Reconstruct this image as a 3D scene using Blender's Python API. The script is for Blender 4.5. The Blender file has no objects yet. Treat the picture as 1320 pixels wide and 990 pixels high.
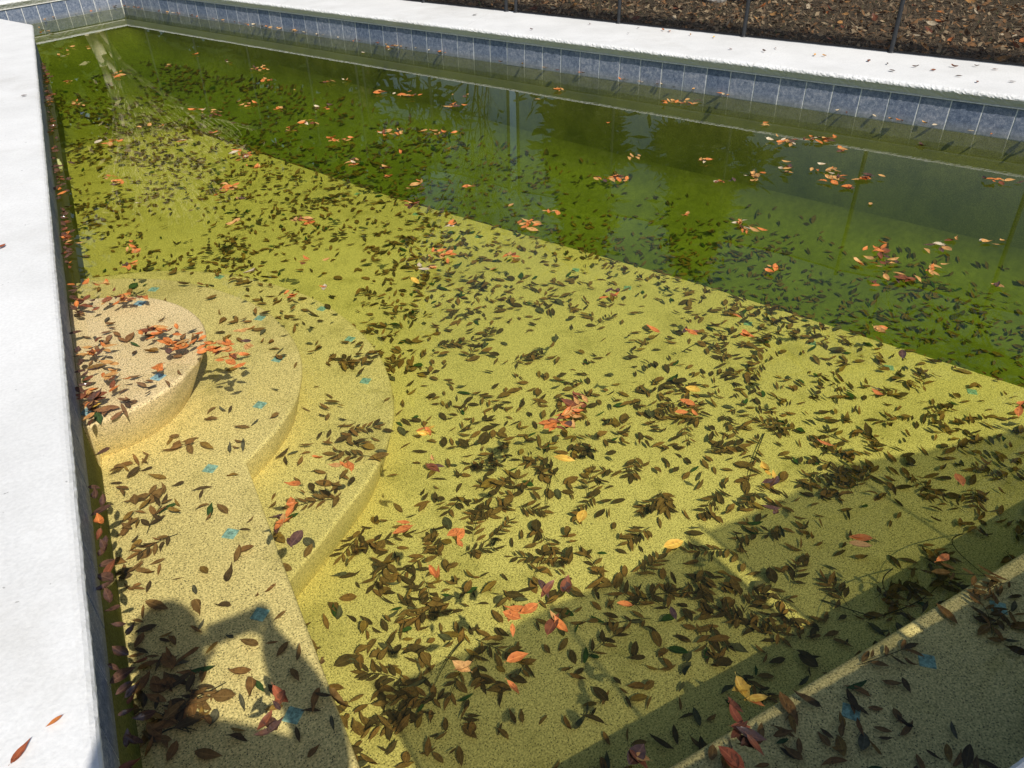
import bpy, bmesh, math, random
import numpy as np
from mathutils import Vector, Matrix, noise
from mathutils.bvhtree import BVHTree
from mathutils.geometry import intersect_point_line

# ------------------------------------------------------------------ camera, sky, sun, exposure
scene = bpy.context.scene
COL = scene.collection
random.seed(7)
rng = np.random.default_rng(11)

CAM_H = 1.70                       # metres above the water, which lies at z = 0
FPX = 1000.0                       # focal length for a picture 1320 wide
# columns: picture right, picture down, view direction, in world axes (x = away from the left wall, y = along it)
ROT = Matrix(((0.88405871, -0.27696907, 0.37646824),
              (-0.46706697, -0.49427008, 0.73317497),
              (-0.01698981, -0.82400560, -0.56632687)))
cam_data = bpy.data.cameras.new('camera')
cam = bpy.data.objects.new('camera', cam_data)
COL.objects.link(cam)
cam_data.sensor_width = 36.0
cam_data.lens = FPX / 1320.0 * 36.0
cam_data.clip_start = 0.01
cam_data.clip_end = 2000.0
rx, dn, fw = ROT.col[0], ROT.col[1], ROT.col[2]
m = Matrix.Identity(4)
for i in range(3):
    m[i][0], m[i][1], m[i][2] = rx[i], -dn[i], -fw[i]
m[0][3], m[1][3], m[2][3] = 0.0, 0.0, CAM_H
cam.matrix_world = m
scene.camera = cam

SUN = Vector((0.0423, -0.6805, 0.7315)).normalized()     # towards the sun
world = bpy.data.worlds.new('World')
scene.world = world
world.use_nodes = True
wn = world.node_tree
wn.nodes.clear()
sky = wn.nodes.new('ShaderNodeTexSky')
sky.sky_type = 'NISHITA'
sky.sun_disc = False
sky.sun_elevation = math.asin(SUN.z)
sky.sun_rotation = math.atan2(SUN.x, SUN.y)
sky.air_density = 1.0
sky.dust_density = 1.2
bg = wn.nodes.new('ShaderNodeBackground')
bg.inputs['Strength'].default_value = 0.11
wo = wn.nodes.new('ShaderNodeOutputWorld')
wn.links.new(sky.outputs[0], bg.inputs['Color'])
wn.links.new(bg.outputs[0], wo.inputs['Surface'])

sun_data = bpy.data.lights.new('sun', 'SUN')
sun_data.energy = 4.3
sun_data.angle = math.radians(0.53)
sun_data.color = (1.0, 0.95, 0.87)
sun = bpy.data.objects.new('sun', sun_data)
COL.objects.link(sun)
sun.rotation_euler = (-SUN).to_track_quat('-Z', 'Y').to_euler()
sun.location = (0, -10, 12)

vs = scene.view_settings
vs.view_transform = 'Standard'
vs.look = 'None'
vs.gamma = 1.0
vs.exposure = 0.0
vs.use_curve_mapping = False

scene.render.engine = 'CYCLES'
cy = scene.cycles
cy.use_denoising = True
cy.max_bounces = 6
cy.diffuse_bounces = 3
cy.glossy_bounces = 4
cy.transmission_bounces = 4
cy.transparent_max_bounces = 24
cy.volume_bounces = 0
cy.caustics_reflective = False
cy.caustics_refractive = False

# ------------------------------------------------------------------ small helpers
def tag(o, label=None, cat=None, group=None, kind=None):
    if label: o['label'] = label
    if cat: o['category'] = cat
    if group: o['group'] = group
    if kind: o['kind'] = kind
    return o

def link(name, mesh, mat=None, parent=None, loc=None):
    o = bpy.data.objects.new(name, mesh)
    COL.objects.link(o)
    if mat is not None and mesh is not None and not mesh.materials:
        for mm in (mat if isinstance(mat, (list, tuple)) else [mat]):
            mesh.materials.append(mm)
    if parent is not None: o.parent = parent
    if loc is not None: o.location = loc
    return o

def empty(name, loc=(0, 0, 0)):
    o = bpy.data.objects.new(name, None)
    COL.objects.link(o)
    o.location = loc
    o.empty_display_size = 0.1
    return o

def mesh_of(name, verts, faces, smooth=False):
    me = bpy.data.meshes.new(name)
    me.from_pydata([tuple(v) for v in verts], [], [tuple(f) for f in faces])
    if smooth:
        me.polygons.foreach_set('use_smooth', [True] * len(me.polygons))
    me.update()
    return me

def bm_mesh(name, bm, smooth=False):
    me = bpy.data.meshes.new(name)
    bm.normal_update()
    bm.to_mesh(me)
    bm.free()
    if smooth:
        me.polygons.foreach_set('use_smooth', [True] * len(me.polygons))
    return me

def ray_dir(px, py):
    return (ROT @ Vector((px - 660.0, py - 495.0, FPX))).normalized()

def on_plane(px, py, z=0.0):
    v = ray_dir(px, py)
    t = (z - CAM_H) / v.z
    return Vector((v.x * t, v.y * t, z))

# ------------------------------------------------------------------ materials
def new_mat(name):
    ma = bpy.data.materials.new(name)
    ma.use_nodes = True
    nt = ma.node_tree
    b = nt.nodes['Principled BSDF']
    return ma, nt, b

def N(nt, kind, **kw):
    n = nt.nodes.new(kind)
    for k, v in kw.items():
        if k in n.inputs: n.inputs[k].default_value = v
        else: setattr(n, k, v)
    return n

def ramp(nt, fac, stops):
    r = nt.nodes.new('ShaderNodeValToRGB')
    el = r.color_ramp.elements
    while len(el) < len(stops): el.new(0.5)
    for e, (p, c) in zip(el, stops):
        e.position = p
        e.color = c if len(c) == 4 else (*c, 1)
    nt.links.new(fac, r.inputs['Fac'])
    return r.outputs['Color']

def mixc(nt, fac, a, b, mode='MIX'):
    mx = nt.nodes.new('ShaderNodeMix')
    mx.data_type = 'RGBA'
    mx.blend_type = mode
    for sock, val in ((mx.inputs['Factor'], fac), (mx.inputs[6], a), (mx.inputs[7], b)):
        if hasattr(val, 'is_linked'): nt.links.new(val, sock)
        else: sock.default_value = val if not isinstance(val, tuple) or len(val) == 4 else (*val, 1)
    return mx.outputs[2]

def mathn(nt, op, a, b=None):
    n = nt.nodes.new('ShaderNodeMath')
    n.operation = op
    for i, v in enumerate((a, b)):
        if v is None: continue
        if hasattr(v, 'is_linked'): nt.links.new(v, n.inputs[i])
        else: n.inputs[i].default_value = v
    return n.outputs[0]

def obj_coord(nt):
    return nt.nodes.new('ShaderNodeNewGeometry').outputs['Position']

def noise_tex(nt, co, scale, detail=4.0, rough=0.55):
    n = nt.nodes.new('ShaderNodeTexNoise')
    n.inputs['Scale'].default_value = scale
    n.inputs['Detail'].default_value = detail
    n.inputs['Roughness'].default_value = rough
    nt.links.new(co, n.inputs['Vector'])
    return n.outputs['Fac']

def bump(nt, bsdf, height, strength=0.3, dist=0.01):
    b = nt.nodes.new('ShaderNodeBump')
    b.inputs['Strength'].default_value = strength
    b.inputs['Distance'].default_value = dist
    nt.links.new(height, b.inputs['Height'])
    nt.links.new(b.outputs[0], bsdf.inputs['Normal'])

def algae_dim_mat(name):
    """Plaster darkened green, part algal film, part deep-water dimming, by the mesh's own 'algae' attribute."""
    ma = plaster_mat(name, *PL)
    nt = ma.node_tree
    b = nt.nodes['Principled BSDF']
    src = b.inputs['Base Color'].links[0].from_socket
    co = obj_coord(nt)
    big = noise_tex(nt, co, 2.1, 6, 0.65)
    al = ramp(nt, big, [(0.32, ALG[1]), (0.62, ALG[0])])
    fine = noise_tex(nt, co, 24, 4, 0.7)
    al = mixc(nt, 0.5, al, ramp(nt, fine, [(0.3, (0.6, 0.6, 0.6)), (0.7, (1.3, 1.3, 1.3))]), 'MULTIPLY')
    at_ = nt.nodes.new('ShaderNodeAttribute')
    at_.attribute_name = 'algae_dim'
    nt.links.new(mixc(nt, at_.outputs['Fac'], src, al), b.inputs['Base Color'])
    return ma

def plaster_mat(name, base, dark, speck, stain, speck_amt=0.85, stain_lo=0.5):
    ma, nt, b = new_mat(name)
    co = obj_coord(nt)
    big = noise_tex(nt, co, 1.3, 5, 0.6)
    col = ramp(nt, big, [(0.3, dark), (0.65, base)])
    st = noise_tex(nt, co, 3.1, 6, 0.65)
    stf = ramp(nt, st, [(stain_lo, (0, 0, 0)), (stain_lo + 0.22, (1, 1, 1))])
    stf = mathn(nt, 'MULTIPLY', stf, 0.75)
    col = mixc(nt, stf, col, stain)
    fine = noise_tex(nt, co, 160, 2, 0.6)
    col = mixc(nt, 0.7, col, ramp(nt, fine, [(0.36, (0.42, 0.40, 0.36)), (0.64, (1.25, 1.25, 1.25))]), 'MULTIPLY')
    vor = nt.nodes.new('ShaderNodeTexVoronoi')
    vor.inputs['Scale'].default_value = 135
    nt.links.new(co, vor.inputs['Vector'])
    sp = ramp(nt, vor.outputs['Distance'], [(0.22, (1, 1, 1)), (0.33, (0, 0, 0))])
    sel = noise_tex(nt, co, 60, 1, 0.5)
    sp = mathn(nt, 'MULTIPLY', sp, ramp(nt, sel, [(0.42, (0, 0, 0)), (0.5, (1, 1, 1))]))
    col = mixc(nt, mathn(nt, 'MULTIPLY', sp, speck_amt), col, speck)
    nt.links.new(col, b.inputs['Base Color'])
    b.inputs['Roughness'].default_value = 0.85
    b.inputs['Specular IOR Level'].default_value = 0.1
    bump(nt, b, fine, 0.25, 0.004)
    return ma

M = {}
PL = ((0.88, 0.675, 0.38), (0.74, 0.57, 0.31), (0.05, 0.042, 0.03), (0.38, 0.30, 0.10), 0.9, 0.54)
ALG = ((0.26, 0.255, 0.08), (0.175, 0.18, 0.05))  # algal green, darkened to stand in for light lost with depth
M['plaster'] = plaster_mat('speckled_plaster', *PL)
M['algae_dim'] = plaster_mat('dimmed_algae_plaster', ALG[0], ALG[1], (0.10, 0.10, 0.03), (0.11, 0.12, 0.03), 0.3, 0.46)  # walls: same darkened green, their underwater dimness put into the colour
M['deep'] = algae_dim_mat('depth_dimmed_algae_plaster')

def concrete_mat(name, base, dark, rough_scale=90):
    ma, nt, b = new_mat(name)
    co = obj_coord(nt)
    a = noise_tex(nt, co, 2.2, 6, 0.6)
    col = ramp(nt, a, [(0.3, dark), (0.62, base)])
    f = noise_tex(nt, co, rough_scale, 3, 0.6)
    col = mixc(nt, 0.35, col, ramp(nt, f, [(0.3, (0.75, 0.75, 0.75)), (0.65, (1.05, 1.05, 1.05))]), 'MULTIPLY')
    sp = noise_tex(nt, co, 38, 2, 0.5)
    col = mixc(nt, ramp(nt, sp, [(0.74, (0, 0, 0)), (0.78, (0.5, 0.5, 0.5))]), col, (0.12, 0.11, 0.10))
    st = noise_tex(nt, co, 0.9, 7, 0.68)
    col = mixc(nt, ramp(nt, st, [(0.54, (0, 0, 0)), (0.72, (0.32, 0.32, 0.32))]), col, (0.42, 0.39, 0.33))
    nt.links.new(col, b.inputs['Base Color'])
    b.inputs['Roughness'].default_value = 0.9
    b.inputs['Specular IOR Level'].default_value = 0.15
    bump(nt, b, f, 0.3, 0.004)
    return ma
M['coping'] = concrete_mat('painted_concrete', (0.80, 0.795, 0.77), (0.70, 0.695, 0.67))

def plain(name, col, rough=0.6, var=0.15, scale=30, spec=0.3, metallic=0.0):
    ma, nt, b = new_mat(name)
    co = obj_coord(nt)
    f = noise_tex(nt, co, scale, 4, 0.6)
    lo = tuple(c * (1 - var) for c in col)
    hi = tuple(min(1, c * (1 + var)) for c in col)
    nt.links.new(ramp(nt, f, [(0.3, lo), (0.7, hi)]), b.inputs['Base Color'])
    b.inputs['Roughness'].default_value = rough
    b.inputs['Specular IOR Level'].default_value = spec
    b.inputs['Metallic'].default_value = metallic
    return ma
M['grout'] = plain('pale_grout', (0.78, 0.77, 0.72), 0.9, 0.2, 60)
M['trim'] = plain('blue_trim_tile', (0.25, 0.40, 0.44), 0.5, 0.7, 95, 0.5)
M['fitting'] = plain('cream_plastic', (0.72, 0.68, 0.45), 0.4, 0.1, 20)
M['pole'] = plain('dark_pole', (0.03, 0.032, 0.035), 0.45, 0.2, 40)
M['hem'] = plain('black_hem', (0.012, 0.012, 0.013), 0.8, 0.2, 60)
M['twig'] = plain('wet_twig', (0.035, 0.025, 0.015), 0.7, 0.3, 80)
M['rock'] = plain('pale_rock', (0.50, 0.48, 0.44), 0.9, 0.25, 14)

def tile_mat():
    ma, nt, b = new_mat('blue_grey_tile')
    co = obj_coord(nt)
    oi = nt.nodes.new('ShaderNodeObjectInfo')
    a = noise_tex(nt, co, 34, 7, 0.75)
    col = ramp(nt, a, [(0.28, (0.08, 0.11, 0.16)), (0.5, (0.21, 0.245, 0.30)), (0.72, (0.45, 0.46, 0.48))])
    f = noise_tex(nt, co, 210, 2, 0.6)
    col = mixc(nt, 0.7, col, ramp(nt, f, [(0.35, (0.45, 0.5, 0.6)), (0.7, (1.5, 1.5, 1.5))]), 'MULTIPLY')
    r = ramp(nt, oi.outputs['Random'], [(0, (0.75, 0.8, 0.9)), (1, (1.2, 1.15, 1.15))])
    col = mixc(nt, 1.0, col, r, 'MULTIPLY')
    # lime scale near the waterline
    sx = nt.nodes.new('ShaderNodeSeparateXYZ')
    nt.links.new(co, sx.inputs[0])
    zz = mathn(nt, 'ADD', sx.outputs['Z'], mathn(nt, 'MULTIPLY', a, 0.05))
    lime = ramp(nt, zz, [(0.025, (0.55, 0.55, 0.55)), (0.07, (0, 0, 0))])
    col = mixc(nt, mathn(nt, 'MULTIPLY', lime, 0.45), col, (0.42, 0.40, 0.34))
    nt.links.new(col, b.inputs['Base Color'])
    b.inputs['Roughness'].default_value = 0.6
    b.inputs['Specular IOR Level'].default_value = 0.15
    return ma
M['tile'] = tile_mat()

def water_mat():
    ma = bpy.data.materials.new('green_water')
    ma.use_nodes = True
    nt = ma.node_tree
    nt.nodes.clear()
    out = nt.nodes.new('ShaderNodeOutputMaterial')
    geo = nt.nodes.new('ShaderNodeNewGeometry')
    bmp = nt.nodes.new('ShaderNodeBump')
    bmp.inputs['Strength'].default_value = 0.004
    bmp.inputs['Distance'].default_value = 0.02
    nz = nt.nodes.new('ShaderNodeTexNoise')
    nz.inputs['Scale'].default_value = 5.0
    nz.inputs['Detail'].default_value = 2.0
    nt.links.new(geo.outputs['Position'], nz.inputs['Vector'])
    nt.links.new(nz.outputs['Fac'], bmp.inputs['Height'])
    dot = nt.nodes.new('ShaderNodeVectorMath')
    dot.operation = 'DOT_PRODUCT'
    nt.links.new(geo.outputs['Normal'], dot.inputs[0])
    nt.links.new(geo.outputs['Incoming'], dot.inputs[1])
    c = mathn(nt, 'ABSOLUTE', dot.outputs['Value'])
    p = mathn(nt, 'POWER', mathn(nt, 'SUBTRACT', 1.0, c), 5.0)
    fr = mathn(nt, 'ADD', mathn(nt, 'MULTIPLY', p, 0.98), 0.02)
    tr = nt.nodes.new('ShaderNodeBsdfTransparent')
    gl = nt.nodes.new('ShaderNodeBsdfGlossy')
    gl.inputs['Roughness'].default_value = 0.0
    nt.links.new(bmp.outputs[0], gl.inputs['Normal'])
    mx = nt.nodes.new('ShaderNodeMixShader')
    nt.links.new(fr, mx.inputs[0])
    nt.links.new(tr.outputs[0], mx.inputs[1])
    nt.links.new(gl.outputs[0], mx.inputs[2])
    nt.links.new(mx.outputs[0], out.inputs['Surface'])
    ab = nt.nodes.new('ShaderNodeVolumeAbsorption')
    ab.inputs['Color'].default_value = (0.705, 0.82, 0.17, 1)
    ab.inputs['Density'].default_value = 0.85
    sc = nt.nodes.new('ShaderNodeVolumeScatter')
    sc.inputs['Color'].default_value = (0.50, 0.66, 0.30, 1)
    sc.inputs['Density'].default_value = 0.05
    sc.inputs['Anisotropy'].default_value = 0.3
    ad = nt.nodes.new('ShaderNodeAddShader')
    nt.links.new(ab.outputs[0], ad.inputs[0])
    nt.links.new(sc.outputs[0], ad.inputs[1])
    nt.links.new(ad.outputs[0], out.inputs['Volume'])
    if hasattr(ma.cycles, 'homogeneous_volume'): ma.cycles.homogeneous_volume = True
    return ma
M['water'] = water_mat()

def mesh_cloth_mat(open_part=0.58):
    """Open-weave safety-fence fabric: fewer open holes the more slantwise one looks or light falls through it."""
    ma = bpy.data.materials.new('open_weave_mesh')
    ma.use_nodes = True
    nt = ma.node_tree
    nt.nodes.clear()
    out = nt.nodes.new('ShaderNodeOutputMaterial')
    geo = nt.nodes.new('ShaderNodeNewGeometry')
    dot = nt.nodes.new('ShaderNodeVectorMath')
    dot.operation = 'DOT_PRODUCT'
    nt.links.new(geo.outputs['Normal'], dot.inputs[0])
    nt.links.new(geo.outputs['Incoming'], dot.inputs[1])
    c = mathn(nt, 'MAXIMUM', mathn(nt, 'ABSOLUTE', dot.outputs['Value']), 0.05)
    op = mathn(nt, 'POWER', open_part, mathn(nt, 'DIVIDE', 1.0, c))
    tr = nt.nodes.new('ShaderNodeBsdfTransparent')
    df = nt.nodes.new('ShaderNodeBsdfDiffuse')
    df.inputs['Color'].default_value = (0.02, 0.02, 0.022, 1)
    mx = nt.nodes.new('ShaderNodeMixShader')
    nt.links.new(op, mx.inputs[0])
    nt.links.new(df.outputs[0], mx.inputs[1])
    nt.links.new(tr.outputs[0], mx.inputs[2])
    nt.links.new(mx.outputs[0], out.inputs['Surface'])
    return ma
M['mesh'] = mesh_cloth_mat()
M['dense_mesh'] = mesh_cloth_mat(0.44)

def leaf_mat(name, col, col2, rough=0.5, spec=0.3, trans=0.0):
    ma, nt, b = new_mat(name)
    co = obj_coord(nt)
    f = noise_tex(nt, co, 55, 3, 0.6)
    c = ramp(nt, f, [(0.32, col2), (0.62, col)])
    g = noise_tex(nt, co, 130, 3, 0.6)
    c = mixc(nt, ramp(nt, g, [(0.56, (0, 0, 0)), (0.68, (0.75, 0.75, 0.75))]), c, tuple(x * 0.35 + 0.01 for x in col2))
    uv = nt.nodes.new('ShaderNodeUVMap')
    sx = nt.nodes.new('ShaderNodeSeparateXYZ')
    nt.links.new(uv.outputs[0], sx.inputs[0])
    v = mathn(nt, 'ABSOLUTE', mathn(nt, 'SUBTRACT', sx.outputs['Y'], 0.5))
    rib = ramp(nt, v, [(0.02, (1, 1, 1)), (0.07, (0, 0, 0))])
    c = mixc(nt, mathn(nt, 'MULTIPLY', rib, 0.45), c, tuple(min(1, x * 1.6 + 0.02) for x in col))
    nt.links.new(c, b.inputs['Base Color'])
    b.inputs['Roughness'].default_value = rough
    b.inputs['Specular IOR Level'].default_value = spec
    return ma
LM = {
    'orange': leaf_mat('leaf_orange', (0.62, 0.21, 0.05), (0.44, 0.12, 0.03)),
    'tan': leaf_mat('leaf_tan', (0.60, 0.33, 0.11), (0.42, 0.20, 0.06)),
    'yellow': leaf_mat('leaf_yellow', (0.74, 0.46, 0.07), (0.55, 0.30, 0.04)),
    'rust': leaf_mat('leaf_rust', (0.23, 0.075, 0.03), (0.13, 0.042, 0.02)),
    'wet': leaf_mat('leaf_wet_brown', (0.13, 0.065, 0.04), (0.06, 0.03, 0.02), 0.16, 0.7),
    'red': leaf_mat('leaf_red', (0.36, 0.10, 0.04), (0.24, 0.06, 0.025)),
    'cream': leaf_mat('leaf_cream', (0.62, 0.52, 0.36), (0.45, 0.34, 0.20)),
    'green': leaf_mat('leaf_green', (0.10, 0.20, 0.04), (0.05, 0.11, 0.03)),
    'brown': leaf_mat('leaf_sunken_brown', (0.24, 0.13, 0.055), (0.14, 0.07, 0.03), 0.8, 0.05),
    'dark': leaf_mat('leaf_sunken_dark', (0.105, 0.062, 0.033), (0.06, 0.036, 0.02), 0.8, 0.05),
    'umber': leaf_mat('leaf_sunken_umber', (0.28, 0.135, 0.055), (0.17, 0.08, 0.035), 0.8, 0.05),
    'deepgreen': leaf_mat('leaf_sunken_green', (0.05, 0.09, 0.03), (0.03, 0.055, 0.02), 0.8, 0.05),
    'grey': leaf_mat('leaf_sunken_grey', (0.13, 0.11, 0.085), (0.07, 0.06, 0.045), 0.8, 0.05),
    'ochre': leaf_mat('leaf_sunken_ochre', (0.30, 0.17, 0.05), (0.20, 0.10, 0.03), 0.8, 0.05),
}

# ------------------------------------------------------------------ the pool: outline, walls, floor, steps
P = [Vector((-0.372, 0.258)), Vector((5.60, 0.258)), Vector((6.20, 2.00)), Vector((0.741, 13.256)),
     Vector((-1.18, 11.97)), Vector((-0.372, 10.30))]          # counter-clockwise, at the wall face
NE = len(P)
def edge_dir(i):
    return (P[(i + 1) % NE] - P[i]).normalized()
def edge_out(i):
    d = edge_dir(i)
    return Vector((d.y, -d.x))
def mitre(i):
    a, b = edge_out((i - 1) % NE), edge_out(i)
    return (a + b) / (1 + a.dot(b))
def off_corner(i, o):
    return P[i % NE] + mitre(i % NE) * o

pool = empty('swimming_pool', (0, 0, 0))
tag(pool, 'neglected swimming pool with speckled plaster, curved steps and a blue tile band', 'swimming pool', kind='structure')

TILE_W, TILE_TOP, TILE_H = 0.2085, 0.178, 0.206
def tile_mesh(w, h, t=0.011):
    bm = bmesh.new()
    bmesh.ops.create_cube(bm, size=1.0)
    bmesh.ops.scale(bm, vec=(w, t, h), verts=bm.verts)
    bmesh.ops.bevel(bm, geom=bm.edges[:], offset=0.0018, segments=1, affect='EDGES')
    return bm_mesh('tile', bm)
tile_full = tile_mesh(TILE_W - 0.008, TILE_H)
tile_full.materials.append(M['tile'])

WALLS = []
for i in range(NE):
    a0, a1 = P[i], P[(i + 1) % NE]
    b0, b1 = off_corner(i, 0.14), off_corner(i + 1, 0.14)
    z0, z1 = -2.2, 0.186
    vs_, fs_ = [], []
    ring = [a0, a1, b1, b0]
    for z in (z0, -0.031, z1):
        vs_ += [(p.x, p.y, z) for p in ring]
    for lvl in (0, 4):
        for k in range(4):
            k2 = (k + 1) % 4
            fs_.append((lvl + k, lvl + k2, lvl + 4 + k2, lvl + 4 + k))
    fs_ += [(3, 2, 1, 0), (8, 9, 10, 11)]
    me = mesh_of('pool_wall', vs_, fs_)
    w = link('pool_wall', me, [M['algae_dim'], M['grout']], pool)
    for f in me.polygons:
        if f.index >= 4 and f.index < 8: f.material_index = 1
    bm = bmesh.new(); bm.from_mesh(me); bmesh.ops.recalc_face_normals(bm, faces=bm.faces); bm.to_mesh(me); bm.free()
    WALLS.append(w)
    # tile band, one object for each tile
    d, o = edge_dir(i), edge_out(i)
    L = (a1 - a0).length
    n = int(L / TILE_W)
    start = (L - n * TILE_W) / 2
    ang = math.atan2(d.y, d.x)
    spans = [(start + k * TILE_W, start + (k + 1) * TILE_W) for k in range(n)]
    for k, (s0, s1) in enumerate(spans):
        t = link('tile', tile_full, None, w)
        c = a0 + d * ((s0 + s1) / 2) + o * (0.0037 - random.uniform(0, 0.0012))
        t.location = (c.x, c.y, TILE_TOP - TILE_H / 2)
        t.rotation_euler = (random.gauss(0, 0.004), random.gauss(0, 0.003), ang)
    for (s0, s1) in ((0.012, start), (L - start, L - 0.012)):
        if s1 - s0 > 0.03:
            tm = tile_mesh(s1 - s0 - 0.006, TILE_H)
            tm.materials.append(M['tile'])
            t = link('tile', tm, None, w)
            c = a0 + d * ((s0 + s1) / 2) + o * 0.0035
            t.location = (c.x, c.y, TILE_TOP - TILE_H / 2)
            t.rotation_euler = (0, 0, ang)
    # pale mortar bead under the coping
    bm = bmesh.new()
    q0, q1 = off_corner(i, -0.013), off_corner(i + 1, -0.013)
    r0, r1 = off_corner(i, 0.01), off_corner(i + 1, 0.01)
    vv = [bm.verts.new((p.x, p.y, z)) for z in (0.1795, 0.1872) for p in (q0, q1, r1, r0)]
    for f in ((0, 1, 5, 4), (1, 2, 6, 5), (2, 3, 7, 6), (3, 0, 4, 7), (4, 5, 6, 7), (3, 2, 1, 0)):
        bm.faces.new([vv[k] for k in f])
    bmesh.ops.recalc_face_normals(bm, faces=bm.faces)
    link('mortar_bead', bm_mesh('mortar_bead', bm), M['grout'], w)

# return fitting in the left wall
bm = bmesh.new()
bmesh.ops.create_cone(bm, segments=20, radius1=0.052, radius2=0.046, depth=0.02, cap_ends=True)
bmesh.ops.create_cone(bm, segments=16, radius1=0.02, radius2=0.026, depth=0.03, cap_ends=True)
bmesh.ops.rotate(bm, verts=bm.verts, cent=(0, 0, 0), matrix=Matrix.Rotation(math.radians(90), 3, 'Y'))
link('return_fitting', bm_mesh('return_fitting', bm, False), M['fitting'], WALLS[5], (-0.360, 6.80, -0.225))

# shallow floor with the break towards the deep end, then the deep hopper
Z_SH = -0.62
_b = [on_plane(x, y, Z_SH).to_2d() for x, y in ((1320, 500), (900, 366), (520, 259), (243, 167))]
_e = on_plane(80, 192, Z_SH).y
_d = (_b[0] - _b[1]).normalized()
QBR = [_b[0] + _d * ((0.24 - _b[0].y) / _d.y), _b[0], _b[1], _b[2], _b[3], Vector((_b[3].x * 0.45 - 0.2, (_b[3].y + _e) / 2)), Vector((-0.372, _e))]
WBR = [Vector((5.60, 0.258)), Vector((6.20, 2.00)), Vector((4.45, 5.61)), Vector((2.6, 9.42)), Vector((0.741, 13.256)), Vector((-1.18, 11.97)), Vector((-0.372, 10.30))]
DEEP_WALL = [-1.05, -1.05, -0.93, -0.76, -0.53, -0.50, -0.52]
DEEP_MID = [-1.22, -1.25, -1.20, -1.08, -0.88, -0.78, -0.74]
def lerp_list(L, t):
    t = min(max(t, 0), 1) * (len(L) - 1)
    k = min(int(t), len(L) - 2)
    return L[k] * (1 - (t - k)) + L[k + 1] * (t - k)
rows_t = [0.0, 0.012, 0.1, 0.2, 0.3, 0.42, 0.55, 0.68, 0.80, 0.86, 0.90, 0.93, 0.955, 0.972, 0.985, 0.993, 0.998, 1.0, 1.0015]
NS = 72
vv, ff = [], []
for r, t in enumerate(rows_t):
    for k in range(NS + 1):
        s = k / NS
        q, w_ = lerp_list(QBR, s), lerp_list(WBR, s)
        p = q.lerp(w_, t)
        zm, zw = lerp_list(DEEP_MID, s), lerp_list(DEEP_WALL, s)
        if t <= 0.3:
            z = Z_SH + (zm - Z_SH) * (t / 0.3) ** 1.0
        else:
            u = (t - 0.3) / 0.73
            z = zm + (zw - zm) * min(u, 1) ** 1.3
            if t > 0.90: z += 0.25 * (1 - math.sqrt(max(0.0, 1 - min((t - 0.90) / 0.10, 1.0) ** 2)))
        if r == 0: z = Z_SH
        if t > 1.0: z += 0.12
        vv.append((p.x, p.y, z))
for r in range(len(rows_t) - 1):
    for k in range(NS):
        a = r * (NS + 1) + k
        ff.append((a, a + NS + 1, a + NS + 2, a + 1))
deep_me = mesh_of('deep_floor', vv, ff, True)
at = deep_me.attributes.new('algae_dim', 'FLOAT', 'POINT')  # tint follows the drop past the break, painting in its darkness
av = []
for t in rows_t:
    for k in range(NS + 1):
        s_ = k / NS
        wdt = 0.012 if s_ < 0.44 else 0.012 + 0.75 * min((s_ - 0.44) / 0.24, 1) ** 1.4
        av.append(min(0.0 + t / wdt, 1.0))
at.data.foreach_set('value', av)
deep = link('deep_floor', deep_me, M['deep'], pool)
tag(deep, 'green floor of the deep end, coloured darker for its depth, beyond the straight break')

sh = [(-0.39, 0.24)] + [(p.x, p.y) for p in QBR]
sh[-1] = (-0.39, QBR[-1].y)
bm = bmesh.new()
top = [bm.verts.new((x, y, Z_SH + 0.0005)) for x, y in sh]
f = bm.faces.new(top)
if f.normal.z < 0: f.normal_flip()
bmesh.ops.triangulate(bm, faces=bm.faces)
shallow_me = bm_mesh('shallow_floor', bm)
shallow = link('shallow_floor', shallow_me, M['plaster'], pool)
tag(shallow, 'pale speckled shallow floor littered with sunken leaves')

def smooth_curve(pts, n=10):
    out = []
    for i in range(len(pts) - 1):
        p0 = pts[max(i - 1, 0)]; p1 = pts[i]; p2 = pts[i + 1]; p3 = pts[min(i + 2, len(pts) - 1)]
        for k in range(n):
            t = k / n
            out.append(tuple(0.5 * (2 * p1[c] + (p2[c] - p0[c]) * t + (2 * p0[c] - 5 * p1[c] + 4 * p2[c] - p3[c]) * t * t
                                    + (3 * p1[c] - p0[c] - 3 * p2[c] + p3[c]) * t ** 3) for c in (0, 1)))
    out.append(pts[-1])
    return out

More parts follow.
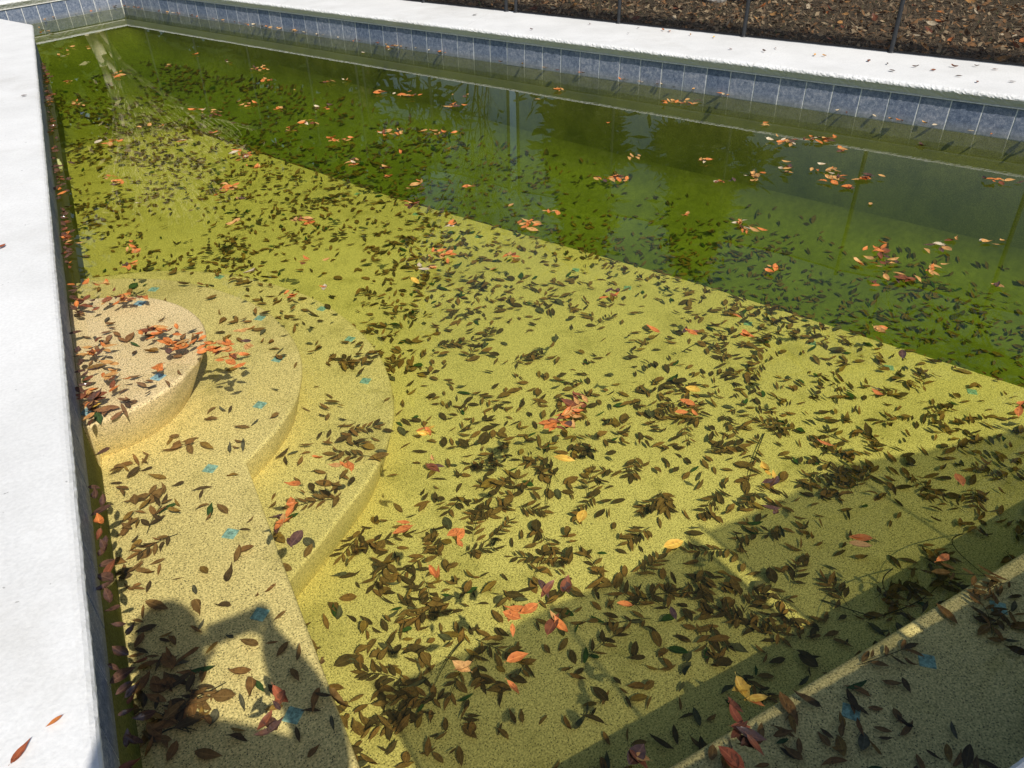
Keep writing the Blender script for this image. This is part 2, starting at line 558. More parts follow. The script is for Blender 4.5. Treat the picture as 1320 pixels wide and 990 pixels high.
def ledge(name, outline, z, bottom=-0.80, lip=0.014, batter=0.50):
    """A solid step: the outline's top at z, its upper rim rounded over."""
    prof = [(batter * (z - lip - bottom), bottom), (0.0, z - lip), (lip * 0.13, z - lip * 0.5), (lip * 0.45, z - lip * 0.14), (lip, z)]  # risers undercut by batter, shaped to take less sun
    pts = [Vector(p) for p in outline]
    n = len(pts)
    area = sum(pts[i].x * pts[(i + 1) % n].y - pts[(i + 1) % n].x * pts[i].y for i in range(n))
    if area < 0: pts.reverse()
    verts, faces = [], []
    for inset, zz in prof:
        for i in range(n):
            d0 = (pts[i] - pts[i - 1]).normalized(); d1 = (pts[(i + 1) % n] - pts[i]).normalized()
            n0 = Vector((-d0.y, d0.x)); n1 = Vector((-d1.y, d1.x))
            mm = (n0 + n1) / max(1 + n0.dot(n1), 0.35)
            p = pts[i] if pts[i].x < -0.38 or pts[i].y < 0.25 else pts[i] + mm * inset
            verts.append((p.x, p.y, zz))
    for r in range(len(prof) - 1):
        for i in range(n):
            j = (i + 1) % n
            faces.append((r * n + i, r * n + j, (r + 1) * n + j, (r + 1) * n + i))
    faces.append(tuple((len(prof) - 1) * n + i for i in range(n)))
    me = mesh_of(name, verts, faces)
    bm = bmesh.new(); bm.from_mesh(me)
    bmesh.ops.triangulate(bm, faces=[f for f in bm.faces if len(f.verts) > 4])
    bm.to_mesh(me); bm.free()
    for p in me.polygons: p.use_smooth = abs(p.normal.z) < 0.995
    return link(name, me, M['plaster'], pool), me

WX = -0.386
arc1 = [(-0.372 + 0.535 * math.sin(a) * 1.0, 3.36 - 0.56 * math.cos(a)) for a in np.linspace(0.02, math.pi - 0.02, 30)]
step1, me1 = ledge('top_step', [(WX, 2.80)] + arc1 + [(WX, 3.92)], -0.05, -0.45)
arc2 = smooth_curve([(0.140, 2.60), (0.31, 2.76), (0.455, 2.98), (0.545, 3.29), (0.54, 3.63), (0.44, 3.98), (0.185, 4.37), (-0.12, 4.60), (-0.386, 4.68)])
step2, me2 = ledge('middle_step_and_bench', [(WX, 0.246), (0.136, 0.246), (0.136, 1.2), (0.136, 2.0)] + arc2, -0.28, -0.66, 0.014, 0.30)
arc3 = smooth_curve([(0.10, 2.02), (0.41, 2.28), (0.66, 2.53), (0.85, 2.87), (0.945, 3.33), (0.905, 3.82), (0.76, 4.24), (0.45, 4.68), (0.08, 4.95), (-0.386, 5.08)])
step3, me3 = ledge('lower_step', [(WX, 1.98)] + arc3, -0.43, -0.84, 0.014, 0.28)
bench, me4 = ledge('near_bench', [(0.15, 0.246), (5.59, 0.246), (5.59, 0.94), (2.3, 0.835), (1.6, 0.818), (0.9, 0.805), (0.15, 0.79)], -0.28, -0.80, 0.018)

# one tree of faces to drop sunken things on
bmw = bmesh.new()
for me in (deep_me, shallow_me, me1, me2, me3, me4): bmw.from_mesh(me)
bmesh.ops.triangulate(bmw, faces=bmw.faces)
FLOOR = BVHTree.FromBMesh(bmw)
bmw.free()
def drop(x, y):
    hit = FLOOR.ray_cast(Vector((x, y, 0.0)), Vector((0, 0, -1)))
    return hit[0], hit[1]
def px_floor(px, py):
    v = ray_dir(px, py)
    s = on_plane(px, py, -0.001)
    hit = FLOOR.ray_cast(s, v)
    return hit[0]
def inside_pool(x, y, margin=0.03):
    for i in range(NE):
        if (Vector((x, y)) - P[i]).dot(edge_out(i)) > -margin and not (i in (4, 5)): return False
    p = Vector((x, y))
    if y < 10.3: return x > -0.372 + margin
    return (p - P[4]).dot(edge_out(4)) < -margin

# blue trim tiles set diamond-wise along the step edges and the floor break
bm = bmesh.new()
bmesh.ops.create_cube(bm, size=1.0)
bmesh.ops.scale(bm, vec=(0.047, 0.047, 0.008), verts=bm.verts)
bmesh.ops.bevel(bm, geom=bm.edges[:], offset=0.0016, segments=1, affect='EDGES')
trim_me = bm_mesh('trim_tile', bm)
trim_me.materials.append(M['trim'])
def trim(par, px, py, ang=None):
    p = px_floor(px, py)
    if p is None: return
    t = link('trim_tile', trim_me, None, par)
    t.location = (p.x, p.y, p.z - 0.0022)
    t.rotation_euler = (0, 0, math.radians(45 + random.uniform(-8, 8)) if ang is None else ang)
for q in ((180, 391), (204, 486), (113, 531)): trim(step1, *q)
for q in ((198, 373), (335, 410), (358, 463), (335, 522), (271, 604), (297, 688), (335, 792), (378, 922)): trim(step2, *q)
for q in ((283, 357), (415, 398), (451, 437), (471, 491)): trim(step3, *q)
for q in ((1287, 783), (1195, 852), (1097, 918)): trim(bench, *q)
for q in ((465, 247), (540, 273), (621, 302), (746, 345), (813, 368), (968, 414), (1050, 439), (1150, 471), (1257, 502)):
    trim(shallow, q[0] - 4, q[1] + 3)

# ------------------------------------------------------------------ coping round the pool
COP_W = 0.95
PROF = [(0.03, 0.1885), (-0.008, 0.1885), (-0.018, 0.203), (-0.028, 0.219), (-0.037, 0.233), (-0.0425, 0.2405), (-0.0425, 0.2495), (-0.036, 0.2590), (-0.024, 0.2655),
        (-0.006, 0.2690), (0.03, 0.2695), (0.4, 0.2695), (0.7, 0.2695), (COP_W, 0.2695), (COP_W, 0.05)]
coping = empty('pool_coping', (0, 0, 0))
tag(coping, 'white painted concrete coping running round the pool edge', 'coping', kind='structure')
JOINTS = {3: [], 5: [0.54], 2: [0.26, 0.5, 0.72], 0: [0.55], 1: [], 4: []}
for i in range(NE):
    cuts = [0.0] + JOINTS[i] + [1.0]
    for c0, c1 in zip(cuts, cuts[1:]):
        Lm = (P[(i + 1) % NE] - P[i]).length * (c1 - c0)
        seg = max(2, int(Lm / 0.014))
        verts, faces = [], []
        for k in range(seg + 1):
            t = c0 + (c1 - c0) * k / seg
            for j, (o, z) in enumerate(PROF):
                if i in (4, 5) and o < 0: o *= 0.72
                if i in (0, 1) and o < 0: o *= 0.5
                a, b = off_corner(i, o), off_corner(i + 1, o)
                if JOINTS[i]:
                    # square joints: mix between mitred corner and straight offset
                    d = edge_dir(i)
                    t0 = t
                    p = a.lerp(b, t0)
                else:
                    p = a.lerp(b, t)
                gap = 0.0018
                if k == 0 and c0 > 0: p = p + edge_dir(i) * gap
                if k == seg and c1 < 1: p = p - edge_dir(i) * gap
                if 1 <= j <= 8 and 0 < k < seg:
                    nz = noise.noise(Vector((p.x * 46, p.y * 46, z * 30 + j * 0.6))) * (0.0055 if i in (2, 3) else 0.0022) + noise.noise(Vector((p.x * 5, p.y * 5, 3))) * 0.002
                    oo = edge_out(i)
                    p = p - oo * nz
                    z = z + nz * (0.6 if j > 4 else 0)
                verts.append((p.x, p.y, z))
        npf = len(PROF)
        for k in range(seg):
            for j in range(npf - 1):
                a = k * npf + j
                faces.append((a, a + npf, a + npf + 1, a + 1))
        faces.append(tuple(range(npf)))
        faces.append(tuple(reversed([seg * npf + j for j in range(npf)])))
        me = mesh_of('coping_slab', verts, faces)
        bm = bmesh.new(); bm.from_mesh(me); bmesh.ops.recalc_face_normals(bm, faces=bm.faces); bm.to_mesh(me); bm.free()
        link('coping_slab', me, M['coping'], coping)

# ------------------------------------------------------------------ water
wv = [off_corner(i, 0.03) for i in range(NE)]
verts = [(p.x, p.y, 0.0) for p in wv] + [(p.x, p.y, -2.0) for p in wv]
faces = [tuple(range(NE)), tuple(range(2 * NE - 1, NE - 1, -1))]
for i in range(NE):
    j = (i + 1) % NE
    faces.append((i, NE + i, NE + j, j))
wme = mesh_of('water', verts, faces)
bm = bmesh.new(); bm.from_mesh(wme); bmesh.ops.recalc_face_normals(bm, faces=bm.faces); bm.to_mesh(wme); bm.free()
water = link('water', wme, M['water'])
tag(water, 'still green water filling the pool, leaves floating on it', 'water', kind='structure')

# ------------------------------------------------------------------ ground beyond the coping
def ground_mat():
    ma, nt, b = new_mat('dead_grass_ground')
    co = obj_coord(nt)
    a = noise_tex(nt, co, 1.1, 6, 0.6)
    f = noise_tex(nt, co, 45, 4, 0.7)
    col = ramp(nt, f, [(0.25, (0.03, 0.022, 0.015)), (0.5, (0.12, 0.09, 0.055)), (0.75, (0.30, 0.23, 0.14))])
    col = mixc(nt, mathn(nt, 'MULTIPLY', ramp(nt, a, [(0.5, (0, 0, 0)), (0.7, (1, 1, 1))]), 0.35), col, (0.07, 0.075, 0.03))
    nt.links.new(col, b.inputs['Base Color'])
    b.inputs['Roughness'].default_value = 0.95
    b.inputs['Specular IOR Level'].default_value = 0.05
    bump(nt, b, f, 0.8, 0.03)
    return ma
M['ground'] = ground_mat()
GZ = 0.255
bm = bmesh.new()
inner = [bm.verts.new((*off_corner(i, COP_W - 0.03), GZ)) for i in range(NE)]
outer = [bm.verts.new((300 * math.cos(a), 300 * math.sin(a), GZ)) for a in np.linspace(0, 2 * math.pi, 64, endpoint=False)]
eds = [bm.edges.new((inner[i], inner[(i + 1) % NE])) for i in range(NE)]
eds += [bm.edges.new((outer[i], outer[(i + 1) % 64])) for i in range(64)]
bmesh.ops.triangle_fill(bm, use_beauty=True, use_dissolve=False, edges=eds)
for f in list(bm.faces):
    c = f.calc_center_median()
    ip = [v.co for v in inner]
    ins = False
    for k in range(NE):
        u, w_ = ip[k], ip[(k + 1) % NE]
        if (u.y > c.y) != (w_.y > c.y) and c.x < (w_.x - u.x) * (c.y - u.y) / (w_.y - u.y) + u.x: ins = not ins
    if ins: bm.faces.remove(f)
for f in bm.faces:
    if f.normal.z < 0: f.normal_flip()
ground = link('ground', bm_mesh('ground', bm), M['ground'])
tag(ground, 'brown dead grass and leaf litter beyond the fence', 'ground', kind='structure')

# ------------------------------------------------------------------ mesh safety fences
def tube_bm(bm, p0, p1, r0, r1=None, seg=10):
    r1 = r0 if r1 is None else r1
    p0, p1 = Vector(p0), Vector(p1)
    ax = (p1 - p0).normalized()
    u = ax.orthogonal().normalized(); w = ax.cross(u)
    rings = []
    for p, r in ((p0, r0), (p1, r1)):
        rings.append([bm.verts.new(p + (u * math.cos(a) + w * math.sin(a)) * r) for a in np.linspace(0, 2 * math.pi, seg, endpoint=False)])
    for k in range(seg):
        bm.faces.new((rings[0][k], rings[0][(k + 1) % seg], rings[1][(k + 1) % seg], rings[1][k]))
    bm.faces.new(list(reversed(rings[0]))); bm.faces.new(rings[1])

def safety_fence(name, pts, z0, height, label, panels, sag=0.03, ripple=0.012, pr=1.0, hem=0.009, cloth='mesh'):
    """pts: pole positions (x, y); panels: index pairs of poles that carry fabric between them."""
    root = empty(name, (pts[0][0], pts[0][1], z0))
    tag(root, label, 'fence')
    O = Vector((pts[0][0], pts[0][1], z0))
    bm = bmesh.new()
    tube_bm(bm, (0, 0, -0.03), (0, 0, height + 0.03), 0.0185 * pr, 0.0165 * pr, 12)
    tube_bm(bm, (0, 0, height + 0.03), (0, 0, height + 0.042), 0.021 * pr, 0.013 * pr, 12)
    tube_bm(bm, (0, 0, 0.0), (0, 0, 0.012), 0.03, 0.024, 12)
    pole_me = bm_mesh('pole', bm, False)
    pole_me.materials.append(M['pole'])
    for (x, y) in pts:
        o = link('pole', pole_me, None, root)
        o.location = Vector((x, y, z0)) - O
        o.rotation_euler = (random.gauss(0, 0.008), random.gauss(0, 0.008), random.random())
    for (a, b) in panels:
        A, B = Vector(pts[a]), Vector(pts[b])
        d = (B - A).normalized(); nn = Vector((-d.y, d.x))
        L = (B - A).length
        nu, nv = max(12, int(L / 0.035)), 14
        ph = random.random() * 6
        verts, faces = [], []
        for v in range(nv + 1):
            for u in range(nu + 1):
                s = u / nu
                env = math.sin(math.pi * s) ** 0.5 if 0 < s < 1 else 0
                top = height - sag * math.sin(math.pi * s)
                z = 0.012 + (top - 0.012) * v / nv
                w_ = env * ripple * (math.sin(s * L * 42 + ph + 0.6 * v / nv) + 0.6 * math.sin(s * L * 17 + 2 * ph)) * (1 - 0.6 * v / nv)
                p = A.lerp(B, s) + nn * w_
                verts.append((p.x - O.x, p.y - O.y, z))
        for v in range(nv):
            for u in range(nu):
                a_ = v * (nu + 1) + u
                faces.append((a_, a_ + 1, a_ + nu + 2, a_ + nu + 1))
        pan = link('mesh_panel', mesh_of('mesh_panel', verts, faces, True), M[cloth], root)
        for row, nm in ((0, 'bottom_hem'), (nv, 'top_hem')):
            bm = bmesh.new()
            for u in range(nu):
                p0 = verts[row * (nu + 1) + u]; p1 = verts[row * (nu + 1) + u + 1]
                tube_bm(bm, p0, p1, hem, hem, 5)
            link(nm, bm_mesh(nm, bm), M['hem'], pan)
    return root

fd, fo = -edge_dir(2), edge_out(2)            # along the far wall from its left corner the other way round
C = P[3]
stations = [-2.4, -1.1, 0.2, 1.5, 2.8, 2.93, 4.78, 6.09, 6.22, 7.48, 8.78, 10.06, 11.34, 12.6]
stations = [-2.4, -1.15, 0.12, 1.4, 2.68, 3.62, 3.75, 4.90, 6.09, 6.22, 7.48, 8.78, 10.06, 11.34, 12.6]
fpts = []
for s in stations:
    p = C + fd * s + fo * 0.915
    fpts.append((p.x, p.y))
pan = [(k, k + 1) for k in range(len(fpts) - 1) if stations[k + 1] - stations[k] > 0.3]
far_fence = safety_fence('safety_fence', fpts, 0.2695, 1.45, 'black mesh pool fence standing on the far coping before the dead grass', pan, 0.03, 0.0035)
npts = [(0.42, -0.33), (1.10, -0.31), (1.80, -0.29), (1.865, -0.287), (2.66, -0.25), (3.55, -0.46), (4.5, -0.50)]
near_fence = safety_fence('safety_fence', npts, 0.2695, 1.20, 'black mesh pool fence behind the photographer, shading the near floor', [(0, 1), (1, 2), (3, 4), (4, 5), (5, 6)], 0.02, 0.006, 0.42, 0.004, 'dense_mesh')

# ------------------------------------------------------------------ leaves: shapes
def leaf_arrays(L=1.0, W=0.36, curl=0.05, fold=0.05, twist=0.0, bend=0.0, tip=0.55):
    """verts, faces, uvs of one pointed oval leaf, lying along x, centred on the origin."""
    st = [0.0, 0.13, 0.32, 0.55, 0.78, 1.0]
    wid = [0.0, 0.55, 0.95, 1.0, tip, 0.0]
    vs_, uv = [], []
    idx = []
    for s, w_ in zip(st, wid):
        x = (s - 0.5) * L
        cz = curl * L * (2 * s - 1) ** 2
        by = bend * L * (s - 0.5) ** 2
        row = []
        for side in ((0,) if w_ == 0 else (-1, 0, 1)):
            yy = side * w_ * W * L * 0.5
            z = cz + abs(side) * fold * L * w_ + side * twist * (s - 0.5) * L
            row.append(len(vs_)); vs_.append((x, yy + by, z)); uv.append((s, 0.5 + 0.5 * side))
        idx.append(row)
    # short stalk
    k0 = len(vs_)
    vs_ += [(-0.5 * L - 0.10 * L, 0.012 * L + bend * 0.3 * L, curl * L * 1.3), (-0.5 * L - 0.10 * L, -0.012 * L + bend * 0.3 * L, curl * L * 1.3)]
    uv += [(0, 0.5), (0, 0.5)]
    fs = []
    for a, b in zip(idx, idx[1:]):
        if len(a) == 1:
            fs += [(a[0], b[0], b[1]), (a[0], b[1], b[2])]
        elif len(b) == 1:
            fs += [(a[0], b[0], a[1]), (a[1], b[0], a[2])]
        else:
            fs += [(a[0], b[0], b[1], a[1]), (a[1], b[1], b[2], a[2])]
    fs.append((k0, k0 + 1, idx[0][0]))
    return np.array(vs_), fs, uv

SHAPES = [leaf_arrays(1, 0.36, 0.05, 0.05), leaf_arrays(1, 0.30, 0.09, 0.04, 0.05, 0.15), leaf_arrays(1, 0.42, 0.03, 0.07, -0.05, -0.1),
          leaf_arrays(1, 0.33, -0.06, 0.05, 0.1, 0.2), leaf_arrays(1, 0.26, 0.12, 0.03, -0.1, -0.2), leaf_arrays(1, 0.50, 0.05, 0.08, 0.0, 0.05, 0.7),
          leaf_arrays(1, 0.38, 0.16, 0.12, 0.15, 0.1), leaf_arrays(1, 0.34, 0.22, 0.16, -0.2, -0.15),
          leaf_arrays(1, 0.47, 0.04, 0.05, 0.08, 0.1, 0.75), leaf_arrays(1, 0.22, 0.05, 0.02, 0.05, 0.45, 0.5), leaf_arrays(1, 0.45, 0.10, 0.20, 0.25, -0.3, 0.35)]
FLAT = [0, 1, 2, 3, 4, 5]
CURLY = [1, 2, 5, 6, 7, 6, 7]
_leaf_cache = {}
def leaf_mesh(shape, matkey):
    k = (shape, matkey)
    if k not in _leaf_cache:
        v, f, uv = SHAPES[shape]
        me = mesh_of('leaf', v, f, True)
        ul = me.uv_layers.new(name='UVMap')
        for lp in me.loops: ul.data[lp.index].uv = uv[lp.vertex_index]
        me.materials.append(LM[matkey])
        _leaf_cache[k] = me
    return _leaf_cache[k]

def leaf_matrix(loc, size, yaw, tilt_x=0.0, tilt_y=0.0, wide=1.0):
    return (Matrix.Translation(loc) @ Matrix.Rotation(yaw, 4, 'Z') @ Matrix.Rotation(tilt_y, 4, 'Y') @ Matrix.Rotation(tilt_x, 4, 'X')
            @ Matrix.Diagonal((size, size * wide, size, 1)))

SHW = ['oval', 'slim', 'broad', 'bowed', 'narrow', 'rounded', 'cupped', 'curled', 'roundish', 'sickle-shaped', 'crumpled']
def leaf_object(name, rec, label, cat, group):
    mat4, shape, mk = rec
    o = link(name, leaf_mesh(shape, mk))
    o.matrix_world = mat4
    return tag(o, label, cat, group)

def leaves_as_stuff(name, recs, label, cat):
    keys = sorted({r[2] for r in recs})
    V, F, U, MI = [], [], [], []
    base = 0
    for mat4, shape, mk in recs:
        v, f, uv = SHAPES[shape]
        A = np.array(mat4)
        V.append(v @ A[:3, :3].T + A[:3, 3])
        for q in f: F.append(tuple(i + base for i in q))
        MI += [keys.index(mk)] * len(f)
        U += uv
        base += len(v)
    V = np.concatenate(V)
    me = bpy.data.meshes.new(name)
    me.from_pydata(V.tolist(), [], F)
    ul = me.uv_layers.new(name='UVMap')
    li = np.zeros(len(me.loops), dtype=np.int32)
    me.loops.foreach_get('vertex_index', li)
    ul.data.foreach_set('uv', np.array(U)[li].ravel())
    for k in keys: me.materials.append(LM[k])
    me.polygons.foreach_set('material_index', MI)
    me.polygons.foreach_set('use_smooth', [True] * len(me.polygons))
    o = link(name, me)
    return tag(o, label, cat, kind='stuff')

def pick(weights):
    ks = list(weights)
    return random.choices(ks, [weights[k] for k in ks])[0]

def in_view(p, margin=15):
    d = ROT.transposed() @ (Vector(p) - Vector((0, 0, CAM_H)))
    if d.z <= 0.05: return False
    x = 660 + FPX * d.x / d.z; y = 495 + FPX * d.y / d.z
    return -margin < x < 1320 + margin and -margin < y < 990 + margin
def to_px(p):
    d = ROT.transposed() @ (Vector(p) - Vector((0, 0, CAM_H)))
    return 660 + FPX * d.x / d.z, 495 + FPX * d.y / d.z

# ------------------------------------------------------------------ floating leaves
PAL = {'o': {'orange': 5, 'tan': 2, 'rust': 1, 'wet': 1}, 't': {'tan': 5, 'orange': 2, 'cream': 1, 'wet': 1}, 'y': {'yellow': 4, 'orange': 1},
       'w': {'cream': 3, 'wet': 2, 'tan': 2}, 'm': {'orange': 3, 'rust': 3, 'wet': 3, 'tan': 2}, 'b': {'wet': 6, 'rust': 1.2}, 'O': {'orange': 1}, 'Y': {'yellow': 1},
       'R': {'red': 2, 'rust': 2, 'orange': 1, 'wet': 2}, 'p': {'rust': 3, 'tan': 3, 'wet': 2, 'orange': 1}}
# picture place, number, half-extent in pixels, palette, where it floats (None: too far off to be told apart)
FLOAT = [
 (208, 430, 14, 26, 8, 'm', 'in the curved raft of leaves floating over the top step'),
 (225, 447, 13, 24, 7, 'o', 'in the curved raft of leaves floating over the top step'),
 (208, 473, 3, 9, 7, 'O', 'in the bright orange clump at the lower end of the top-step raft'),
 (272, 455, 11, 20, 8, 'o', 'in the drift floating across the top step rim'),
 (300, 458, 12, 16, 12, 'o', 'in the orange star of leaves floating over the middle step'),
 (318, 440, 5, 16, 9, 'p', 'in the orange star of leaves floating over the middle step'),
 (160, 387, 13, 18, 6, 'o', 'in the small raft at the back of the top step'),
 (108, 393, 6, 14, 7, 'm', 'beside the left wall at the back of the top step'),
 (128, 369, 5, 16, 5, 'o', 'just behind the top step near the left wall'),
 (122, 452, 11, 22, 12, 'm', 'in the litter along the wall side of the top step'),
 (142, 487, 9, 14, 14, 'm', 'in the litter along the wall side of the top step'),
 (118, 512, 10, 18, 12, 'm', 'in the litter along the wall side of the top step'),
 (122, 524, 1, 2, 2, 'Y', 'at the near corner of the top step, yellow'),
 (375, 386, 3, 7, 6, 'O', 'in the round orange clump over the far side of the lower step'),
 (422, 373, 2, 5, 4, 't', 'just beyond the round orange clump of the lower step'),
 (322, 352, 2, 5, 3, 'w', 'behind the steps, pale and alone'),
 (410, 592, 1, 2, 2, 'O', 'over the lower step, alone and upright in the picture'),
 (446, 602, 4, 10, 6, 'o', 'in the bright clump on the outer half of the lower step'),
 (375, 640, 4, 5, 16, 'O', 'in the upright orange chain on the inner half of the lower step'),
 (362, 676, 5, 13, 8, 'm', 'in the wet clump at the bench corner under the orange chain'),
 (377, 697, 2, 8, 3, 'p', 'just below the wet clump at the bench corner'),
 (366, 910, 3, 9, 12, 'R', 'in the red clump beside the blue tile inside the photographer shadow'),
 (350, 935, 4, 12, 10, 'b', 'in the red clump beside the blue tile inside the photographer shadow'),
 (565, 333, 8, 16, 9, 'o', 'in the raft beyond the steps near mid pool'),
 (557, 346, 5, 15, 5, 't', 'in the raft beyond the steps near mid pool'),
 (658, 330, 5, 12, 6, 'o', 'in the small raft short of the floor break'),
 (637, 347, 1, 2, 2, 'O', 'just below the small raft short of the floor break'),
 (535, 363, 1, 3, 2, 'Y', 'yellow and alone beyond the lower step'),
 (402, 333, 4, 14, 5, 'o', 'in the short orange streak behind the steps'),
 (788, 381, 5, 8, 10, 'm', 'in the small clump near the middle of the break line'),
 (742, 524, 7, 12, 8, 'm', 'in the big orange raft in the middle of the pool'),
 (732, 537, 8, 14, 8, 'o', 'in the big orange raft in the middle of the pool'),
 (720, 550, 8, 20, 8, 'o', 'in the big orange raft in the middle of the pool'),
 (552, 558, 4, 6, 10, 'y', 'in the yellow clump between steps and big raft'),
 (560, 600, 3, 5, 8, 'm', 'in the small wet clump below the yellow one'),
 (727, 592, 1, 2, 2, 'Y', 'yellow and alone below the big raft'),
 (885, 531, 4, 9, 7, 'o', 'in the clump on the dark spray right of the big raft'),
 (842, 425, 1, 2, 2, 'O', 'alone well above the big raft'),
 (892, 427, 3, 9, 4, 'o', 'in the short orange streak short of the break line'),
 (893, 503, 1, 2, 2, 'Y', 'yellow, above the clump on the dark spray'),
 (948, 407, 1, 2, 2, 'o', 'alone at the break line beside a blue tile'),
 (963, 433, 2, 4, 4, 'O', 'just inside the break line, in a pair'),
 (1128, 505, 2, 4, 4, 'o', 'over the long dark spray near the break line'),
 (1163, 458, 1, 2, 2, 'o', 'on the break line, alone'),
 (990, 612, 3, 7, 9, 'y', 'in the yellow clump at the tip of the fence shadow'),
 (985, 622, 2, 9, 4, 'w', 'in the yellow clump at the tip of the fence shadow'),
 (1063, 573, 1, 2, 2, 'O', 'over the brown pile at the fence shadow'),
 (1237, 620, 1, 2, 2, 'O', 'long and alone near the right edge of the picture'),
 (1316, 528, 2, 4, 5, 'O', 'at the right edge of the picture by the shadow line'),
 (997, 660, 2, 6, 4, 'b', 'dark and wet below the yellow clump'),
 (523, 680, 2, 5, 6, 'o', 'just right of the lower step, curled'),
 (590, 696, 3, 7, 9, 'O', 'in the orange pair right of the lower step'),
 (558, 742, 2, 6, 8, 'O', 'in the orange chevron below the lower step'),
 (660, 800, 3, 9, 12, 'O', 'in the large orange clump on the fence-shadow edge'),
 (675, 788, 2, 12, 3, 'o', 'in the large orange clump on the fence-shadow edge'),
 (717, 808, 3, 9, 6, 'o', 'right of the large orange clump, with a wet curl'),
 (703, 758, 2, 6, 4, 'b', 'wet and curled above the shadow edge'),
 (727, 760, 2, 5, 4, 'b', 'wet and curled above the shadow edge'),
 (667, 848, 1, 2, 2, 'O', 'alone inside the fence shadow, slanting'),
 (590, 860, 2, 6, 5, 'o', 'beside the long sunken twig'),
 (663, 887, 1, 2, 2, 'o', 'smallest of those inside the fence shadow'),
 (805, 780, 1, 2, 2, 'O', 'upright in the picture, inside the fence shadow'),
 (868, 703, 1, 2, 2, 'Y', 'yellow, on the shadow edge right of mid pool'),
 (750, 667, 1, 2, 2, 'Y', 'yellow, near the middle of the pool floor'),
 (868, 792, 1, 2, 2, 'b', 'dark, curled, inside the fence shadow'),
 (825, 982, 3, 9, 5, 'p', 'at the bottom edge of the picture, pink and wet'),
 (1107, 700, 3, 8, 9, 'o', 'in the pink and orange clump inside the right shadow'),
 (1217, 720, 1, 2, 2, 'O', 'alone over the dark band beside the near bench'),
 (952, 888, 2, 5, 8, 'Y', 'at the top of the bright clump over the near bench edge'),
 (953, 925, 3, 7, 12, 'R', 'in the middle of the bright clump over the near bench edge'),
 (976, 907, 2, 6, 9, 'y', 'at the right of the bright clump over the near bench edge'),
 (963, 955, 5, 13, 10, 'b', 'in the wet tail of the clump over the near bench edge'),
 (937, 980, 3, 9, 7, 'R', 'in the wet tail of the clump over the near bench edge'),
 (172, 322, 5, 5, 6, 'o', 'in the orange streak behind the steps near the left wall'),
 (165, 345, 5, 10, 6, 'o', 'in the orange streak behind the steps near the left wall'),
 (1140, 340, 10, 22, 7, 'p', 'in the large pinkish raft at the right of the deep end'),
 (1155, 362, 8, 24, 5, 'p', 'in the large pinkish raft at the right of the deep end'),
 (1203, 350, 6, 16, 4, 't', 'in the large pinkish raft at the right of the deep end'),
 (1126, 366, 3, 9, 3, 'p', 'in the large pinkish raft at the right of the deep end'),
 (1135, 427, 4, 7, 4, 'o', 'in the small clump just past the break line'),
 (1285, 371, 2, 6, 2, 'w', 'pale, at the right of the deep end'),
 (997, 350, 3, 8, 4, 'o', 'in the small orange clump in the deep end'),
 (1126, 323, 7, 16, 6, 'o', 'in the raft above the pinkish raft'),
 (1208, 321, 6, 14, 5, 'w', 'in the pale clump right of the pinkish raft'),
 (1277, 313, 4, 12, 4, 'w', 'by the reflected pole at the right edge'),
]
